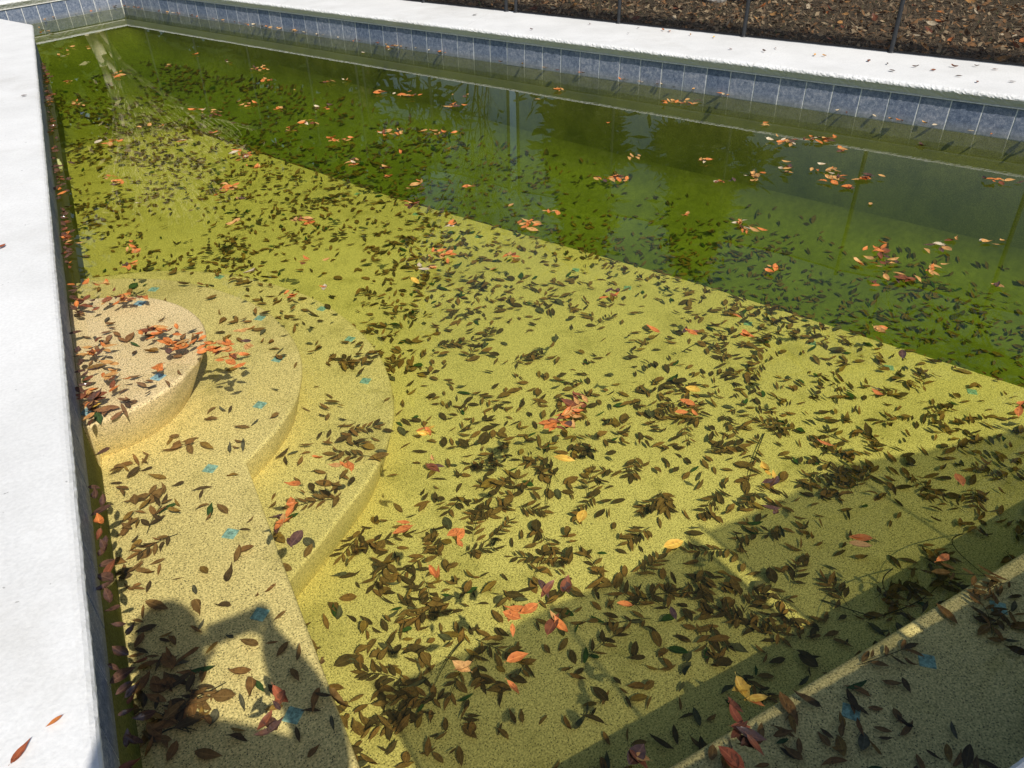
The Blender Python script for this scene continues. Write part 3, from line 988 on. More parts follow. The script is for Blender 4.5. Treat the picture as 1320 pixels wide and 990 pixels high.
FAR = [(57, 42, 5, 14, 4), (83, 70, 5, 8, 4), (105, 61, 3, 16, 2), (153, 97, 5, 12, 3), (58, 105, 3, 8, 2), (58, 132, 2, 6, 2), (102, 135, 5, 8, 6), (90, 106, 2, 6, 2),
 (220, 86, 2, 8, 2), (252, 71, 1, 5, 1), (293, 80, 3, 6, 3), (333, 90, 7, 18, 3), (343, 104, 3, 8, 2), (380, 117, 1, 5, 1), (421, 107, 5, 16, 2), (268, 147, 9, 14, 6),
 (317, 136, 6, 13, 4), (360, 141, 2, 8, 3), (413, 140, 4, 13, 3), (372, 167, 4, 6, 4), (400, 160, 5, 18, 2), (435, 182, 9, 14, 4), (303, 159, 1, 5, 1), (195, 163, 3, 14, 2),
 (272, 173, 3, 8, 2), (150, 184, 6, 14, 4), (235, 183, 2, 5, 2), (313, 203, 11, 15, 7), (330, 217, 4, 9, 3), (293, 246, 9, 15, 6), (310, 258, 3, 10, 3), (146, 228, 3, 7, 3), (150, 238, 5, 10, 3),
 (92, 211, 1, 5, 2), (72, 247, 3, 5, 4), (397, 286, 6, 14, 3), (82, 310, 5, 6, 6), (107, 313, 1, 3, 2), (87, 247, 1, 3, 2), (178, 262, 1, 3, 2), (305, 288, 2, 5, 2),
 (503, 62, 4, 9, 2), (465, 68, 1, 5, 1), (490, 120, 6, 13, 2), (524, 124, 9, 16, 4), (583, 137, 6, 11, 3), (595, 123, 2, 8, 2), (453, 105, 2, 8, 1), (563, 172, 6, 15, 4), (505, 173, 8, 18, 4),
 (455, 212, 7, 10, 4), (493, 218, 2, 8, 1), (500, 228, 2, 3, 3), (580, 194, 1, 5, 1), (522, 197, 1, 5, 1), (542, 241, 5, 11, 6), (603, 240, 3, 6, 3), (657, 266, 1, 6, 1),
 (680, 290, 7, 13, 6), (712, 274, 3, 8, 2), (583, 290, 2, 6, 2), (525, 266, 5, 11, 4), (797, 233, 8, 14, 4), (773, 230, 3, 8, 2), (815, 203, 3, 8, 2), (788, 160, 1, 6, 1), (720, 117, 5, 14, 2),
 (865, 133, 8, 18, 3), (893, 133, 5, 14, 3), (693, 128, 1, 6, 1), (1013, 185, 9, 16, 4), (1052, 182, 11, 20, 4), (1083, 193, 3, 8, 2), (907, 207, 5, 9, 3), (975, 230, 7, 13, 5),
 (1013, 219, 6, 9, 5), (930, 235, 5, 11, 3), (887, 277, 2, 5, 2), (1068, 221, 6, 18, 3), (1078, 234, 8, 20, 4), (1118, 230, 9, 18, 5), (1098, 243, 3, 8, 2), (1125, 264, 1, 7, 1),
 (953, 288, 4, 7, 3), (967, 298, 5, 13, 4), (1292, 235, 6, 18, 3), (985, 160, 2, 5, 2), (1187, 188, 2, 6, 2), (1227, 310, 2, 6, 2)]
near_recs, far_recs = [], []
def float_leaf(p, pal, i, big=1.0, curl=False):
    size = random.triangular(0.034, 0.078, 0.054) * big
    sh_ = random.choice(CURLY if curl or random.random() < 0.45 else FLAT)
    mk = pick(PAL[pal])
    z = 0.003 + min(i, 6) * random.uniform(0.0005, 0.0030)
    mat4 = leaf_matrix(Vector((p.x, p.y, z)), size, random.uniform(0, 6.283), random.gauss(0, 0.22), random.gauss(0, 0.10), random.uniform(0.85, 1.25))
    return (mat4, sh_, mk)
for (px, py, n, ex, ey, pal, where) in FLOAT:
    for i in range(n if n < 5 else int(n * 1.35)):
        for _try in range(20):
            a = 0 if n == 1 else max(-1.6, min(1.6, random.gauss(0, 0.6)))
            b = 0 if n == 1 else max(-1.6, min(1.6, random.gauss(0, 0.6)))
            p = on_plane(px + a * ex, py + b * ey)
            if inside_pool(p.x, p.y, 0.035): break
        near_recs.append((float_leaf(p, pal, i, 1.05 if n <= 3 else 1.0), where))
for (px, py, n, ex, ey) in FAR:
    for i in range(n if n == 1 else int(n * 1.5)):
        for _try in range(20):
            p = on_plane(px + random.gauss(0, 0.55) * ex, py + random.gauss(0, 0.55) * ey)
            if inside_pool(p.x, p.y, 0.035): break
        far_recs.append(float_leaf(p, random.choice('otttom' if px < 900 else 'ttwop'), i, 1.1))
# a row caught along the left wall, curled and wet, and thin rows along the far walls
row = []
y = 0.95
while y < 9.6:
    dens = 0.5 + 0.5 * noise.noise(Vector((0, y * 2.2, 4.0)))
    p = Vector((-0.350 + abs(random.gauss(0, 0.012 + 0.02 * max(dens, 0))), y, 0))
    rec = float_leaf(p, random.choice('bbbbbbbbm'), random.randint(0, 4), 1.0, True)
    row.append((y, rec))
    y += random.uniform(0.015, 0.06) + (0.16 if dens < 0.46 else 0)
row.sort(key=lambda r: r[0])
for k, (y, rec) in enumerate(row):
    if y < 3.2: near_recs.append((rec, 'in the wet row along the left wall beside the ' + ('photographer shadow' if y < 1.9 else 'bench' if y < 2.75 else 'top step')))
    else: far_recs.append(rec)
L2 = (P[3] - P[2]).length
s = 0.0
while s < L2:
    p = P[2] + edge_dir(2) * s - edge_out(2) * (0.022 + abs(random.gauss(0, 0.02)))
    far_recs.append(float_leaf(p, random.choice('ttowb'), 0, 0.95))
    s += random.expovariate(1 / 0.11) if noise.noise(Vector((s * 0.9, 1, 1))) > -0.15 else random.expovariate(1 / 0.4)
for k in range(14):
    s = random.uniform(0.1, 2.2)
    p = P[3] + edge_dir(3) * s - edge_out(3) * (0.022 + abs(random.gauss(0, 0.02)))
    far_recs.append(float_leaf(p, 't', 0, 0.95))
COLW = {'orange': 'orange', 'tan': 'tan', 'yellow': 'yellow', 'rust': 'rust-brown', 'wet': 'dark wet', 'red': 'red', 'cream': 'pale cream', 'green': 'green'}
if len(near_recs) > 296:
    near_recs.sort(key=lambda r: (r[0][0].translation - Vector((0, 0, CAM_H))).length / r[0][0].to_scale().x)
    far_recs += [r[0] for r in near_recs[296:]]
    near_recs = near_recs[:296]
for rec, where in near_recs:
    leaf_object('floating_leaf', rec, COLW[rec[2]] + ' ' + SHW[rec[1]] + ' leaf ' + where, 'leaf', 'leaves floating on the water')
leaves_as_stuff('floating_leaves', far_recs, 'small rafts of orange and tan leaves floating over the far water', 'leaves')

# ------------------------------------------------------------------ sunken leaves
def sunk(x, y, size=None, lift=0.006, weights=None):
    hit, nrm = drop(x, y)
    if hit is None or nrm.z < 0.4 or not inside_pool(x, y, 0.02): return None
    size = size or (random.triangular(0.032, 0.088, 0.054) if random.random() < 0.94 else random.uniform(0.075, 0.095))
    if y > 7.5: size *= 1.25
    w_ = weights or {'brown': 5, 'dark': 4, 'umber': 3, 'deepgreen': 0.8, 'ochre': 1.4, 'grey': 1.5}
    q = Vector((0, 0, 1)).rotation_difference(nrm).to_matrix().to_4x4()
    mat4 = (Matrix.Translation(hit + nrm * (lift + random.uniform(0, 0.008))) @ q @
            leaf_matrix(Vector((0, 0, 0)), size, random.uniform(0, 6.283), random.gauss(0, 0.20), random.gauss(0, 0.14), random.uniform(0.55, 1.1)))
    return (mat4, random.choice(FLAT + [6, 7, 8, 9, 10]), pick(w_))
sunken = []
# picture places of the thick brown piles: (x, y, number, radius in metres)
PILES = [(482, 388, 22, .13), (500, 400, 12, .10), (640, 585, 26, .10), (610, 600, 12, .10), (860, 520, 22, .11), (880, 540, 14, .10), (960, 465, 22, .13), (1000, 470, 14, .13),
 (1010, 405, 18, .12), (1100, 425, 14, .1), (1060, 440, 14, .1), (1075, 590, 26, .12), (1110, 620, 22, .10), (1090, 640, 14, .09), (955, 790, 34, .10), (930, 770, 20, .09), (990, 810, 16, .08),
 (500, 715, 26, .11), (540, 760, 30, .10), (470, 690, 20, .07), (520, 790, 20, .08), (585, 770, 18, .08), (445, 555, 22, .09), (425, 640, 16, .07), (460, 575, 16, .08), (470, 470, 20, .10),
 (430, 460, 16, .10), (520, 880, 28, .09), (505, 930, 26, .08), (560, 940, 16, .09), (480, 960, 20, .07), (655, 640, 22, .09), (620, 650, 14, .08), (690, 610, 12, .08),
 (720, 720, 16, .08), (745, 500, 10, .08), (300, 300, 26, .25), (330, 230, 26, .3), (350, 240, 20, .25), (240, 330, 14, .2), (380, 240, 26, .28), (300, 330, 26, .18), (430, 300, 20, .2),
 (520, 310, 18, .2), (560, 300, 14, .18), (700, 385, 16, .14), (660, 400, 12, .12), (760, 400, 16, .14), (820, 440, 14, .12), (930, 440, 18, .12), (1180, 510, 22, .10), (1230, 560, 14, .1),
 (1160, 500, 14, .1), (1000, 400, 16, .12), (700, 620, 12, .08), (810, 560, 12, .08), (850, 600, 10, .08), (770, 640, 14, .08), (690, 690, 12, .07), (600, 520, 12, .1), (640, 470, 12, .1), (560, 470, 14, .11),
 (230, 215, 20, .35), (190, 230, 18, .3), (250, 200, 16, .3), (140, 200, 14, .3), (200, 330, 14, .2), (150, 310, 10, .2),
 (205, 890, 18, .035), (225, 925, 18, .035), (212, 850, 12, .03), (240, 965, 18, .045), (200, 960, 18, .035), (235, 885, 8, .03),
 (195, 585, 18, .07), (170, 600, 16, .06), (220, 565, 10, .05), (165, 650, 16, .06), (190, 640, 10, .06), (165, 700, 12, .045), (180, 745, 8, .04), (155, 690, 8, .03),
 (1180, 765, 34, .07), (1215, 745, 26, .07), (1150, 785, 24, .06), (1290, 690, 20, .08), (330, 410, 8, .08), (370, 410, 8, .1), (300, 375, 10, .1), (240, 380, 8, .1)]  # piles by the near bench added as darkness for branches mirrored there
for (px, py, n, r) in PILES:
    c = px_floor(px, py)
    if c is None: continue
    ang0 = random.uniform(0, math.pi); asp = random.uniform(1.0, 1.9)
    for k in range(int(n * 0.7)):
        a, b = random.gauss(0, r * 0.95 * asp), random.gauss(0, r * 0.85 / asp)
        rec = sunk(c.x + a * math.cos(ang0) - b * math.sin(ang0), c.y + a * math.sin(ang0) + b * math.cos(ang0), None, 0.004 + 0.02 * random.random(),
                   {'brown': 4, 'dark': 6, 'umber': 2, 'ochre': .5} if px > 330 or py < 560 else {'brown': 4, 'dark': 2, 'umber': 4, 'ochre': 1})
        if rec: sunken.append(rec)
def scatter(n, xr, yr, clump, fn=None):
    got = 0
    while got < n:
        x, y = random.uniform(*xr), random.uniform(*yr)
        if noise.noise(Vector((x * clump, y * clump, 2.0))) + 0.35 * noise.noise(Vector((x * clump * 3, y * clump * 3, 7.0))) + 0.6 < random.random(): continue
        got += 1
        rec = sunk(x, y)
        if rec is None: continue
        if fn and not fn(rec[0].translation): continue
        sunken.append(rec)
scatter(7600, (-0.37, 4.2), (0.80, 9.2), 1.4, lambda t: Z_SH - 0.005 < t.z < Z_SH + 0.06)       # shallow floor
scatter(330, (0.1, 1.0), (2.0, 5.1), 2.0, lambda t: -0.44 < t.z < -0.37)                            # lower step
scatter(330, (-0.37, 0.6), (0.6, 4.7), 2.0, lambda t: -0.30 < t.z < -0.23)                         # bench and middle step
scatter(60, (-0.37, 0.2), (2.8, 4.0), 2.0, lambda t: t.z > -0.1)                                   # top step
scatter(480, (0.2, 3.4), (0.27, 0.80), 2.0, lambda t: t.y < 0.82)                                  # near bench
scatter(17000, (-1.2, 6.2), (0.6, 13.2), 1.1, lambda t: t.z < Z_SH - 0.012)                               # deep end
sunken = [r for r in sunken if in_view(r[0].translation, 40)]
def seen_size(r):
    t = r[0].translation
    dvec = t - Vector((0, 0, CAM_H))
    return r[0].to_scale().x * abs(dvec.normalized().z) ** 0.5 / dvec.length
cand = [r for r in sunken if in_view(r[0].translation, -4) and not (to_px(r[0].translation)[0] < 40 + 0.11 * to_px(r[0].translation)[1])]
# spread over the floor: the larger of what is seen, away from the densest piles
cand.sort(key=seen_size, reverse=True)
single = cand[:298]
ids = {id(r) for r in single}
def zone(t):
    if t.y < 0.83 and t.x > 0.15: return 'on the shaded near bench'
    if t.z > -0.12: return 'on the pale top step'
    if t.z > -0.33: return 'on the bench beside the left wall' if t.y < 2.6 else 'on the curved middle step'
    if t.z > -0.49: return 'on the curved lower step'
    if t.y < 1.05: return 'in the dark band below the near bench'
    if t.y < 1.60 and t.x > 0.4: return 'on the floor inside the fence shadow'
    if t.y < 2.6: return 'on the sunlit floor near the steps'
    return 'on the sunlit floor towards the break line'
SUNW = {'brown': 'brown', 'dark': 'dark brown', 'umber': 'reddish brown', 'deepgreen': 'dull green', 'ochre': 'ochre', 'grey': 'greyish brown'}
for r in single:
    leaf_object('sunken_leaf', r, SUNW[r[2]] + ' ' + SHW[r[1]] + ' sunken leaf lying ' + zone(r[0].translation), 'leaf', 'sunken leaves on the pool floor')
leaves_as_stuff('sunken_leaves', [r for r in sunken if id(r) not in ids], 'brown leaf litter sunk over the whole pool floor', 'leaves')

# ------------------------------------------------------------------ sunken sprays (a stalk with paired leaflets) and twigs
SPRAYS = [(470, 685), (505, 725), (545, 745), (520, 800), (580, 770), (640, 655), (600, 640), (660, 650), (720, 722), (870, 520), (905, 545), (940, 470), (985, 470), (1085, 595), (1100, 640), (1060, 610),
          (960, 790), (925, 775), (985, 815), (1000, 690), (870, 640), (930, 640), (540, 930), (520, 880), (560, 905), (480, 590), (440, 560), (430, 645), (455, 480), (505, 480), (490, 385),
          (640, 585), (590, 560), (770, 640), (820, 590), (1160, 505), (1200, 540), (1190, 500), (700, 450), (770, 420), (660, 470), (560, 450), (292, 882), (245, 945),
          (190, 690), (230, 690), (370, 300), (330, 300), (300, 230), (420, 260), (1020, 760), (700, 690), (610, 700), (740, 560)]
extra = 0
while extra < 60:
    ex_, ey_ = random.uniform(300, 1310), random.uniform(330, 880)
    if (ex_ < 520 and ey_ < 620) or ex_ < 470 or ey_ < 190 + 0.33 * ex_: continue
    SPRAYS.append((ex_, ey_)); extra += 1
def spray_parts(nl, ll, span):
    """stalk polyline and leaflet matrices, lying in the xy plane along x."""
    pts = []
    bend = random.uniform(-0.25, 0.25)
    for k in range(7):
        t = k / 6
        pts.append(Vector((t * span, bend * span * t * t, 0.004 + 0.012 * math.sin(t * 3))))
    leafs = []
    for k in range(nl):
        t = 0.22 + 0.72 * k / max(nl - 1, 1)
        base = pts[0].lerp(pts[-1], t); base.y = bend * span * t * t
        for sd in (-1, 1):
            ang = sd * math.radians(random.uniform(35, 60)) + bend * t
            l_ = ll * random.uniform(0.75, 1.1)
            c = base + Vector((math.cos(ang), math.sin(ang), 0)) * l_ * 0.52
            c.z = 0.006 + random.uniform(0, 0.012)
            leafs.append((c, l_, ang))
    ang = bend
    leafs.append((pts[-1] + Vector((math.cos(ang), math.sin(ang), 0)) * ll * 0.5, ll, ang))
    return pts, leafs
for k, (px, py) in enumerate(SPRAYS):
    c = px_floor(px, py)
    if c is None: continue
    dist = (c - Vector((0, 0, CAM_H))).length
    root = empty('leaf_spray', (c.x, c.y, c.z + 0.004))
    root.rotation_euler = (0, 0, random.uniform(0, 6.283))
    pts, leafs = spray_parts(random.randint(3, 5), random.uniform(0.045, 0.066), random.uniform(0.11, 0.17))
    bm = bmesh.new()
    for a, b in zip(pts, pts[1:]): tube_bm(bm, a, b, 0.0012, 0.0011, 4)
    link('stalk', bm_mesh('stalk', bm), M['twig'], root)
    for (cc, l_, ang) in leafs:
        o = link('leaflet', leaf_mesh(random.choice(FLAT), pick({'brown': 4, 'dark': 5, 'umber': 2})), None, root)
        o.matrix_local = leaf_matrix(cc, l_, ang, random.gauss(0, 0.15), random.gauss(0, 0.1), 0.8)
    tag(root, 'sunken brown spray of paired leaflets lying ' + zone(Vector((c.x, c.y, c.z + 0.01))), 'leaf spray', 'sunken leaf sprays')

TWIGS = [(598, 826, 560, 885, 'long dark twig sunk beside the fence shadow edge'), (712, 612, 704, 662, 'short upright twig sunk in the middle of the pool floor'),
         (1000, 560, 945, 535, 'thin twig sunk right of the big orange raft'), (985, 560, 960, 640, 'thin forked twig sunk above the fence shadow'),
         (948, 690, 965, 722, 'thin curved twig sunk inside the fence shadow'), (1058, 775, 1135, 800, 'long thin twig sunk in the dark band below the near bench'),
         (880, 455, 925, 440, 'straight twig sunk short of the break line'), (200, 952, 255, 944, 'black twig sunk at the foot of the left wall'),
         (1120, 800, 1225, 735, 'tangled black twig standing in for a mirrored branch below the near bench'), (1150, 735, 1190, 815, 'crossing black twig standing in for a mirrored branch below the near bench'),  # black twigs added to imitate bare branches mirrored in the water
         (1240, 690, 1270, 745, 'bent black twig sunk beside the near bench edge'), (1085, 515, 1066, 490, 'short bent twig sunk short of the break line at right')]
for (x0, y0, x1, y1, lab) in TWIGS:
    a, b = px_floor(x0, y0), px_floor(x1, y1)
    if a is None or b is None: continue
    bm = bmesh.new()
    n = 8
    pp = []
    side = (b - a).cross(Vector((0, 0, 1))).normalized()
    bow = random.uniform(-0.12, 0.12) * (b - a).length
    for k in range(n + 1):
        t = k / n
        p = a.lerp(b, t) + side * (bow * math.sin(math.pi * t)) + Vector((0, 0, 0.008 + 0.01 * math.sin(math.pi * t)))
        pp.append(p)
    for k in range(n): tube_bm(bm, pp[k] - a, pp[k + 1] - a, 0.0028 * (1 - 0.6 * k / n), 0.0028 * (1 - 0.6 * (k + 1) / n), 5)
    mid = pp[n // 2] - a
    tube_bm(bm, mid, mid + (side * 0.5 + (b - a).normalized()).normalized() * 0.05, 0.0016, 0.0008, 5)
    tag(link('sunken_twig', bm_mesh('sunken_twig', bm), M['twig'], None, a), lab, 'twig', 'sunken twigs')

# ------------------------------------------------------------------ leaves on the coping and the ground
DECK = [(70, 930, 'orange', 0.034, 'rust-orange dry leaf on the left coping by the photographer shadow'), (26, 969, 'red', 0.056, 'long red-brown dry leaf in the lower corner of the left coping'),
        (3, 317, 'red', 0.05, 'reddish dry leaf on the left coping at the picture edge'), (31, 123, 'wet', 0.05, 'thin dark leaf on the far part of the left coping')]
for (px, py, mk, size, lab) in DECK:
    p = on_plane(px, py, 0.278)
    rec = (leaf_matrix(p, size, random.uniform(0, 6.28) if px != 26 else 0.9, 0.15, 0.05), 0 if px != 26 else 4, mk)
    leaf_object('dry_leaf', rec, lab, 'leaf', 'dry leaves on the coping')
for (px, py) in [(1120, 78), (1144, 82), (1150, 91), (1203, 90), (1230, 86), (1236, 98), (1259, 85), (1260, 105), (1283, 89), (1305, 105), (855, 39), (863, 40), (920, 48), (823, 36), (1050, 71), (1063, 72),
                 (985, 66), (942, 63), (890, 45), (810, 43), (685, 38), (612, 19), (1000, 62), (760, 31), (1180, 86)]:
    p = on_plane(px, py, 0.278)
    mk = random.choice(['rust', 'wet', 'wet', 'rust', 'tan'])
    if px in (855, 863): mk = 'orange'
    if px == 920: mk = 'yellow'
    rec = (leaf_matrix(p, random.uniform(0.04, 0.065), random.uniform(0, 6.28), random.gauss(0, 0.2), random.gauss(0, 0.12)), random.choice(CURLY), mk)
    leaf_object('dry_leaf', rec, 'small ' + COLW[mk] + ' ' + SHW[rec[1]] + ' dry leaf on the far coping below the fence', 'leaf', 'dry leaves on the coping')
bl, fdn = [], edge_out(2)
for k in range(110):
    for _t in range(30):
        p = on_plane(random.uniform(560, 1325), random.uniform(-14, 92), GZ + 0.02)
        offs = (Vector((p.x, p.y)) - P[3]).dot(fo)
        if 1.05 < offs < 9: break
    mk = random.choice(['tan', 'tan', 'orange', 'cream', 'rust', 'tan', 'cream'])
    rec = (leaf_matrix(p, random.uniform(0.06, 0.13), random.uniform(0, 6.28), random.gauss(0, 0.4), random.gauss(0, 0.4), random.uniform(1.0, 1.9)), random.choice(CURLY), mk)
    leaf_object('fallen_leaf', rec, COLW[mk] + ' ' + SHW[rec[1]] + ' fallen leaf on the dead grass behind the far fence', 'leaf', 'fallen leaves behind the fence')
# dead grass blades and crumbled leaves
V, F, MI = [], [], []
gm = [plain('straw', (0.40, 0.30, 0.18), 0.9, 0.3, 20, 0.05), plain('brown_blade', (0.18, 0.12, 0.07), 0.9, 0.3, 20, 0.05), plain('green_blade', (0.09, 0.13, 0.04), 0.9, 0.3, 20, 0.05), plain('rust_crumb', (0.30, 0.16, 0.07), 0.9, 0.3, 20, 0.05)]
for k in range(36000):
    s_ = random.uniform(3.0, 13.6); of = 0.97 + 6.5 * random.random() ** 1.4
    p = C + fd * s_ + fo * of
    b0 = Vector((p.x, p.y, GZ - 0.002))
    a = random.uniform(0, 6.283)
    i0 = len(V)
    if random.random() < 0.6:
        h = random.uniform(0.02, 0.06); lean = Vector((random.gauss(0, 0.7), random.gauss(0, 0.7), 1)).normalized() * h
        sd = Vector((math.cos(a), math.sin(a), 0)) * random.uniform(0.003, 0.006)
        V += [tuple(b0 - sd), tuple(b0 + sd), tuple(b0 + lean)]
        F.append((i0, i0 + 1, i0 + 2)); MI.append(random.choices([0, 1, 2], [4, 4, 1.0])[0])
    else:
        l_ = random.uniform(0.012, 0.04)
        u = Vector((math.cos(a), math.sin(a), random.gauss(0, 0.4))) * l_; w_ = Vector((-math.sin(a), math.cos(a), random.gauss(0, 0.4))) * l_ * 0.5
        b0.z += 0.012 + random.uniform(0, 0.03)
        V += [tuple(b0 - u), tuple(b0 + w_), tuple(b0 + u), tuple(b0 - w_)]
        F.append((i0, i0 + 1, i0 + 2, i0 + 3)); MI.append(random.choices([0, 1, 3], [3, 4, 3])[0])
gme = mesh_of('dead_grass', V, F)
for g in gm: gme.materials.append(g)
gme.polygons.foreach_set('material_index', MI)
tag(link('dead_grass', gme), 'dead grass and crumbled leaves on the ground behind the fence', 'grass', kind='stuff')

def boulder(name, loc, size, mat, label, seed):
    bm = bmesh.new()
    bmesh.ops.create_icosphere(bm, subdivisions=3, radius=1.0)
    for v in bm.verts:
        n = v.co.normalized()
        r = 1 + 0.28 * noise.noise(n * 1.6 + Vector((seed, 0, 0))) + 0.09 * noise.noise(n * 5 + Vector((seed, 3, 0)))
        v.co = Vector((n.x * size[0], n.y * size[1], n.z * size[2])) * r
    tag(link(name, bm_mesh(name, bm, False), mat, None, loc), label, 'rock')
q = on_plane(921, 1, GZ)
boulder('garden_rock', (q.x, q.y, GZ + 0.05), (0.17, 0.14, 0.10), M['rock'], 'pale garden rock lying on the dead grass behind the fence', 3)
q = on_plane(957, 0, GZ)
boulder('garden_rock', (q.x, q.y, GZ + 0.05), (0.20, 0.14, 0.12), M['hem'], 'black garden rock beside the pale one behind the fence', 8)

# ------------------------------------------------------------------ trees beyond the fence, seen mirrored in the water
M['bark'] = plain('grey_bark', (0.16, 0.13, 0.10), 0.95, 0.35, 9, 0.05)
M['palebark'] = plain('pale_bark', (0.62, 0.54, 0.38), 0.95, 0.3, 9, 0.05)
def foliage_mat(name, a, b_):
    ma, nt, b = new_mat(name)
    f = noise_tex(nt, obj_coord(nt), 1.6, 4, 0.7)
    nt.links.new(ramp(nt, f, [(0.3, a), (0.7, b_)]), b.inputs['Base Color'])
    b.inputs['Roughness'].default_value = 0.7
    b.inputs['Specular IOR Level'].default_value = 0.2
    return ma
M['evergreen'] = foliage_mat('evergreen_foliage', (0.025, 0.045, 0.015), (0.06, 0.09, 0.03))
M['olive'] = foliage_mat('olive_foliage', (0.05, 0.06, 0.02), (0.11, 0.11, 0.04))
M['autumn'] = foliage_mat('autumn_foliage', (0.16, 0.09, 0.03), (0.30, 0.18, 0.06))
M['straw_leaf'] = foliage_mat('straw_foliage', (0.42, 0.34, 0.20), (0.60, 0.50, 0.32))

def branch_tree(name, base, height, trunk_r, spread, depth, label, mat, leaf=None, nleaf=0, leafsize=0.1, first=0.35, stems=1):
    r_ = random.Random(int(base[0] * 97 + base[1] * 13 + height * 7))
    bm = bmesh.new()
    tips = []
    def grow(p, d, length, r, lvl):
        n = 3
        q = p
        for k in range(n):
            d2 = (d + Vector((r_.gauss(0, .12), r_.gauss(0, .12), r_.gauss(0.03, .08)))).normalized()
            q2 = q + d2 * (length / n)
            tube_bm(bm, q, q2, r * (1 - 0.28 * k / n), r * (1 - 0.28 * (k + 1) / n), 7 if lvl == 0 else (5 if lvl < 3 else 3))
            q, d = q2, d2
            if lvl >= depth - 2: tips.append(q.copy())
            if lvl < depth and (lvl > 0 or k >= 1):
                side = d.orthogonal().normalized()
                side.rotate(Matrix.Rotation(r_.uniform(0, 6.283), 3, d))
                grow(q, (d * (1 - spread) + side * spread + Vector((0, 0, .12))).normalized(), length * r_.uniform(.55, .78), r * 0.55, lvl + 1)
        if lvl < depth:
            for s_ in range(2):
                side = d.orthogonal().normalized()
                side.rotate(Matrix.Rotation(r_.uniform(0, 6.283), 3, d))
                grow(q, (d * (1 - spread * .7) + side * spread * .8).normalized(), length * r_.uniform(.6, .8), r * 0.6, lvl + 1)
    for s_ in range(stems):
        d0 = Vector((r_.gauss(0, .16), r_.gauss(0, .16), 1)).normalized() if stems > 1 else Vector((r_.gauss(0, .04), r_.gauss(0, .04), 1)).normalized()
        grow(Vector((0, 0, -0.1)), d0, height * first, trunk_r, 0)
    root = empty(name, base)
    link('trunk', bm_mesh('trunk', bm, True), mat, root)
    if leaf is not None and nleaf:
        V, F = [], []
        for k in range(nleaf):
            c = r_.choice(tips) + Vector((r_.gauss(0, .25), r_.gauss(0, .25), r_.gauss(0, .2)))
            a = Vector((r_.gauss(0, 1), r_.gauss(0, 1), r_.gauss(0, 1))).normalized(); b = a.orthogonal().normalized()
            l_ = leafsize * r_.uniform(.6, 1.3); i0 = len(V)
            V += [tuple(c - a * l_), tuple(c + b * l_ * .45), tuple(c + a * l_), tuple(c - b * l_ * .45)]
            F.append((i0, i0 + 1, i0 + 2, i0 + 3))
        link('crown', mesh_of('crown', V, F), leaf, root)
    return tag(root, label, 'tree', 'trees mirrored in the water')

def evergreen(name, base, height, radius, label, leaf, low=0.06):
    r_ = random.Random(int(base[0] * 31 + base[1] * 57))
    bm = bmesh.new()
    tube_bm(bm, (0, 0, -.1), (0, 0, height * .5), .22, .13, 9)
    tube_bm(bm, (0, 0, height * .5), (0, 0, height * .97), .13, .03, 7)
    clumps = []
    for k in range(150):
        t = low + (1 - low) * r_.random() ** 0.85
        rr = radius * (1 - t) ** 0.65 * r_.uniform(.45, 1.1) * (0.8 + 0.4 * math.sin(t * 23))
        a = r_.uniform(0, 6.283)
        c = Vector((math.cos(a) * rr, math.sin(a) * rr, t * height + r_.gauss(0, .2)))
        clumps.append(c)
        if k % 3 == 0: tube_bm(bm, (0, 0, max(c.z - rr * .3, .2)), c, .045, .012, 5)
    root = empty(name, base)
    link('trunk', bm_mesh('trunk', bm, True), M['bark'], root)
    V, F = [], []
    for c in clumps:
        cs = r_.uniform(.35, .75) * radius * .42
        for k in range(52):
            d = Vector((r_.gauss(0, 1), r_.gauss(0, 1), r_.gauss(0, .6))) * cs * .6
            p = c + d
            a = (d.normalized() + Vector((r_.gauss(0, .5), r_.gauss(0, .5), r_.gauss(-.1, .5)))).normalized(); b = a.orthogonal().normalized()
            l_ = r_.uniform(.14, .34); i0 = len(V)
            V += [tuple(p - a * l_), tuple(p + b * l_ * .38), tuple(p + a * l_), tuple(p - b * l_ * .38)]
            F.append((i0, i0 + 1, i0 + 2, i0 + 3))
    link('crown', mesh_of('crown', V, F), leaf, root)
    return tag(root, label, 'tree', 'trees mirrored in the water')

branch_tree('pale_tree', (0.25, 20.5, GZ), 5.8, 0.13, 0.17, 4, 'pale sunlit many-stemmed tree mirrored beside the left wall', M['palebark'], M['straw_leaf'], 500, 0.12, 0.34, 3)
EV = [((-0.6, 27.0), 13.0, 3.0, 'tall dark evergreen mirrored right behind the pale tree'), ((1.4, 25.0), 12.5, 2.6, 'dark evergreen mirrored just right of the pale tree'), ((4.9, 22.0), 13.0, 2.4, 'tallest dark evergreen mirrored left of the slim bare tree'), ((3.2, 23.0), 13.5, 2.6, 'tall dark evergreen mirrored behind the pale tree'), ((-3.6, 25.5), 12.0, 2.8, 'dark evergreen mirrored at the far left corner of the pool'),
      ((6.4, 20.5), 12.5, 2.5, 'dark evergreen mirrored left of the sky gap'), ((12.6, 19.5), 9.0, 2.2, 'olive evergreen mirrored right of the sky gap'),
      ((14.8, 16.6), 8.5, 2.0, 'short olive evergreen mirrored before the open sky')]
for k, ((x, y), h, r, lab) in enumerate(EV):
    evergreen('evergreen_tree', (x, y, GZ), h, r, lab, M['evergreen'] if k < 6 else M['olive'])
branch_tree('bare_tree', (12.8, 4.2, GZ), 13.5, 0.20, 0.44, 6, 'large nearly bare tree mirrored over the right of the pool', M['bark'], M['autumn'], 900, 0.10, 0.30)
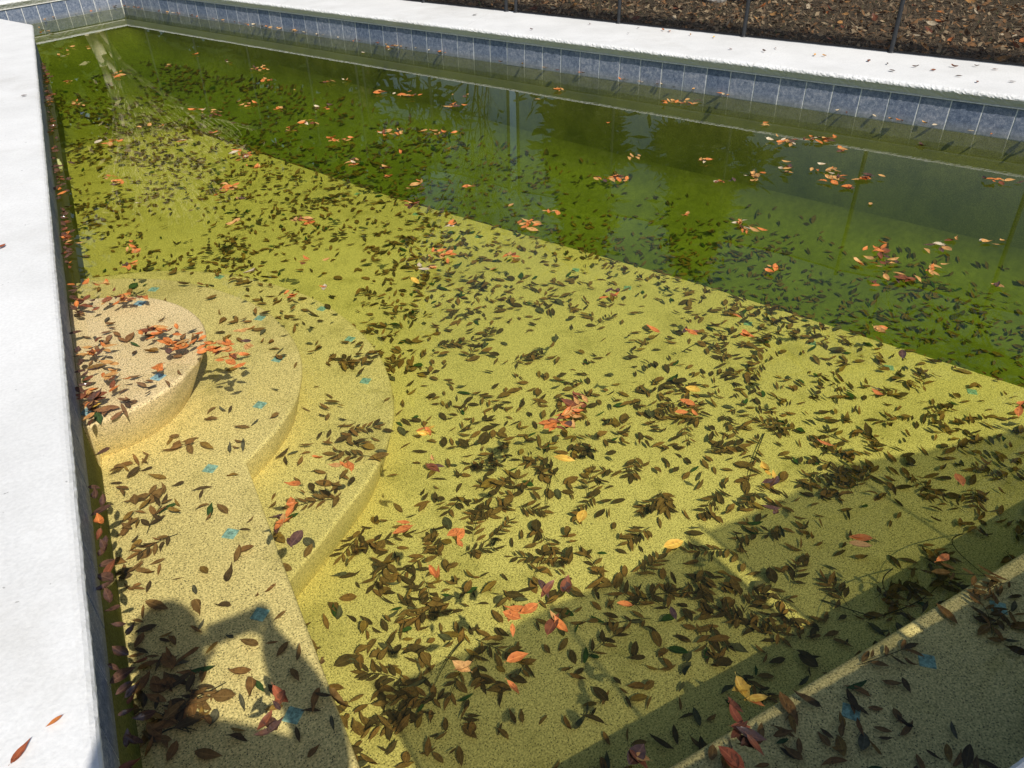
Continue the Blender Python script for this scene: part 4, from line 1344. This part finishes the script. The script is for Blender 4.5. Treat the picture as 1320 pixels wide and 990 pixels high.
branch_tree('bare_tree', (10.3, 20.2, GZ), 9.5, 0.05, 0.40, 5, 'slim bare tree mirrored in the sky gap', M['bark'], M['olive'], 700, 0.12, 0.33)

# ------------------------------------------------------------------ the photographer, whose shadow falls on the bench
M['skin'] = plain('skin', (0.52, 0.32, 0.23), 0.55, 0.08, 30, 0.3)
M['shirt'] = plain('grey_shirt', (0.16, 0.18, 0.22), 0.9, 0.15, 60, 0.1)
M['jeans'] = plain('blue_jeans', (0.06, 0.09, 0.16), 0.9, 0.2, 90, 0.1)
M['shoe'] = plain('dark_shoe', (0.05, 0.045, 0.04), 0.7, 0.2, 30, 0.3)
M['hair'] = plain('dark_hair', (0.05, 0.035, 0.025), 0.7, 0.3, 120, 0.3)
M['phone'] = plain('black_phone', (0.02, 0.02, 0.022), 0.25, 0.1, 30, 0.5)
M['eye'] = plain('eye_white', (0.75, 0.73, 0.70), 0.3, 0.02, 30, 0.5)
M['iris'] = plain('iris', (0.08, 0.05, 0.03), 0.3, 0.02, 30, 0.5)
DK = 0.2695
sv, se, sr = [], [], []
def chain(pts, start=None):
    prev = start
    for (p, r) in pts:
        sv.append(p); sr.append(r)
        i = len(sv) - 1
        if prev is not None: se.append((prev, i))
        prev = i
    return prev
pel = chain([((-0.27, -0.32, 1.14), (0.155, 0.11))])
ch = chain([((-0.275, -0.30, 1.30), (0.145, 0.10)), ((-0.28, -0.28, 1.46), (0.165, 0.11)), ((-0.27, -0.265, 1.58), (0.15, 0.09))], pel)
nk = chain([((-0.235, -0.245, 1.68), (0.062, 0.062)), ((-0.195, -0.225, 1.745), (0.056, 0.058))], ch)
hd = chain([((-0.165, -0.205, 1.80), (0.070, 0.080)), ((-0.145, -0.195, 1.86), (0.082, 0.098)), ((-0.13, -0.185, 1.93), (0.084, 0.102)), ((-0.12, -0.19, 1.99), (0.060, 0.075))], nk)
for sx, foot in ((-1, (-0.40, -0.32)), (1, (-0.15, -0.30))):
    hx = -0.27 + sx * 0.095
    chain([((hx, -0.32, 1.05), (0.095, 0.095)), ((hx + sx * 0.01, -0.31, 0.86), (0.082, 0.085)), ((hx + sx * 0.015, -0.30, 0.70), (0.060, 0.062)), ((foot[0], -0.33, 0.52), (0.055, 0.060)),
           ((foot[0], -0.345, 0.36), (0.042, 0.044)), ((foot[0], foot[1] - 0.01, DK + 0.055), (0.044, 0.05)), ((foot[0], foot[1] + 0.09, DK + 0.04), (0.045, 0.038)), ((foot[0], foot[1] + 0.17, DK + 0.032), (0.04, 0.028))], pel)
# right arm, bent, hand gripping the phone
ra = chain([((-0.13, -0.265, 1.575), (0.072, 0.072)), ((-0.04, -0.23, 1.43), (0.085, 0.085)), ((0.06, -0.19, 1.28), (0.085, 0.085)), ((0.140, -0.155, 1.16), (0.072, 0.072)),
            ((0.165, -0.125, 1.33), (0.076, 0.076)), ((0.155, -0.110, 1.47), (0.068, 0.068)), ((0.140, -0.090, 1.575), (0.058, 0.054)), ((0.140, -0.052, 1.635), (0.034, 0.020))], ch)
for (zz, x1, fr) in ((1.715, 0.118, .0085), (1.697, 0.106, .009), (1.678, 0.106, .009), (1.659, 0.114, .008)):
    chain([((0.152, -0.048, zz - 0.006), (fr * 1.1, fr * 1.1)), ((0.158, -0.022, zz), (fr, fr)), ((0.143, -0.008, zz + 0.002), (fr * .95, fr * .95)), ((x1, -0.009, zz + 0.002), (fr * .8, fr * .8))], ra)
chain([((0.118, -0.058, 1.652), (.011, .011)), ((0.098, -0.052, 1.672), (.0095, .0095)), ((0.082, -0.046, 1.690), (.0085, .0085))], ra)
# left arm, forearm raised, fingers round the other end of the phone
la = chain([((-0.42, -0.28, 1.575), (0.070, 0.070)), ((-0.45, -0.24, 1.45), (0.066, 0.066)), ((-0.42, -0.17, 1.33), (0.060, 0.060)), ((-0.32, -0.12, 1.40), (0.056, 0.056)),
            ((-0.21, -0.095, 1.50), (0.050, 0.050)), ((-0.12, -0.075, 1.585), (0.040, 0.040)), ((-0.078, -0.060, 1.635), (0.036, 0.024))], ch)
for (zz, x1, fr) in ((1.725, -0.012, .0085), (1.707, -0.004, .009), (1.688, -0.004, .009), (1.669, -0.010, .008)):
    chain([((-0.066, -0.052, zz - 0.02), (fr * 1.1, fr * 1.1)), ((-0.058, -0.034, zz - 0.008), (fr, fr)), ((-0.047, -0.040, zz), (fr * .95, fr * .95)), ((x1 - 0.02, -0.044, zz + 0.002), (fr * .8, fr * .8))], la)
chain([((-0.050, -0.060, 1.640), (.011, .011)), ((-0.034, -0.052, 1.648), (.0095, .0095)), ((-0.018, -0.046, 1.652), (.0085, .0085))], la)
me = bpy.data.meshes.new('person_body')
me.from_pydata(sv, se, [])
tmp = bpy.data.objects.new('person_body', me)
COL.objects.link(tmp)
md = tmp.modifiers.new('skin', 'SKIN')
for i, r in enumerate(sr): me.skin_vertices[0].data[i].radius = r
me.skin_vertices[0].data[pel].use_root = True
sb = tmp.modifiers.new('sub', 'SUBSURF'); sb.levels = 2; sb.render_levels = 2
dg = bpy.context.evaluated_depsgraph_get()
bmesh_me = bpy.data.meshes.new_from_object(tmp.evaluated_get(dg))
bpy.data.objects.remove(tmp)
bmesh_me.name = 'person'
person = link('person', bmesh_me)
for mm in ('skin', 'shirt', 'jeans', 'shoe'): bmesh_me.materials.append(M[mm])
for p in bmesh_me.polygons:
    c = p.center
    p.use_smooth = True
    p.material_index = 0
    if c.z < DK + 0.09: p.material_index = 3
    elif c.z < 1.17 and c.x > -0.44 and c.x < -0.08: p.material_index = 2
    elif c.z < 1.6 and c.x > -0.09 and c.y < -0.07: p.material_index = 1
    elif c.z < 1.67 and -0.46 < c.x < 0.03 and c.y < -0.15: p.material_index = 1
    elif c.x < -0.15 and 1.2 < c.z < 1.6: p.material_index = 1
tag(person, 'photographer in grey shirt and jeans holding up a phone, seen as a shadow', 'person')
def ball(name, loc, s3, mat, par, sub=3):
    bm = bmesh.new()
    bmesh.ops.create_icosphere(bm, subdivisions=sub, radius=1.0)
    bmesh.ops.scale(bm, vec=s3, verts=bm.verts)
    return link(name, bm_mesh(name, bm, True), mat, par, loc)
bm = bmesh.new()
bmesh.ops.create_icosphere(bm, subdivisions=4, radius=1.0)
for v in list(bm.verts):
    if v.co.y > 0.45 and v.co.z < 0.35 or v.co.z < -0.55: bm.verts.remove(v)
for v in bm.verts:
    k = 1 + 0.05 * noise.noise(v.co * 9)
    v.co = Vector((v.co.x * 0.098, v.co.y * 0.118, v.co.z * 0.125)) * k
link('hair', bm_mesh('hair', bm, True), M['hair'], person, (-0.128, -0.198, 1.93))
for sx in (-1, 1):
    ex = -0.128 + sx * 0.033
    e = ball('eye', (ex, -0.093, 1.905), (0.014, 0.012, 0.010), M['eye'], person, 2)
    ball('iris', (0, 0.0095, 0), (0.006, 0.004, 0.006), M['iris'], e, 2)
    ball('ear', (-0.132 + sx * 0.090, -0.195, 1.885), (0.012, 0.022, 0.034), M['skin'], person, 2)
ball('nose', (-0.130, -0.086, 1.875), (0.013, 0.022, 0.024), M['skin'], person, 2)
ball('mouth', (-0.137, -0.100, 1.83), (0.026, 0.010, 0.007), M['shoe'], person, 2)
bm = bmesh.new()
bmesh.ops.create_cube(bm, size=1.0)
bmesh.ops.scale(bm, vec=(0.166, 0.011, 0.094), verts=bm.verts)
bmesh.ops.bevel(bm, geom=bm.edges[:], offset=0.0035, segments=2, affect='EDGES')
ph = link('smartphone', bm_mesh('smartphone', bm), M['phone'], None, (0.052, -0.026, 1.690))
tag(ph, 'black phone held up sideways in the photographer hand', 'phone')
bm = bmesh.new()
bmesh.ops.create_cone(bm, segments=16, radius1=0.011, radius2=0.010, depth=0.003, cap_ends=True)
bmesh.ops.rotate(bm, verts=bm.verts, cent=(0, 0, 0), matrix=Matrix.Rotation(math.radians(90), 3, 'X'))
link('camera_lens', bm_mesh('camera_lens', bm), M['iris'], ph, (-0.052, 0.0070, 0.010))
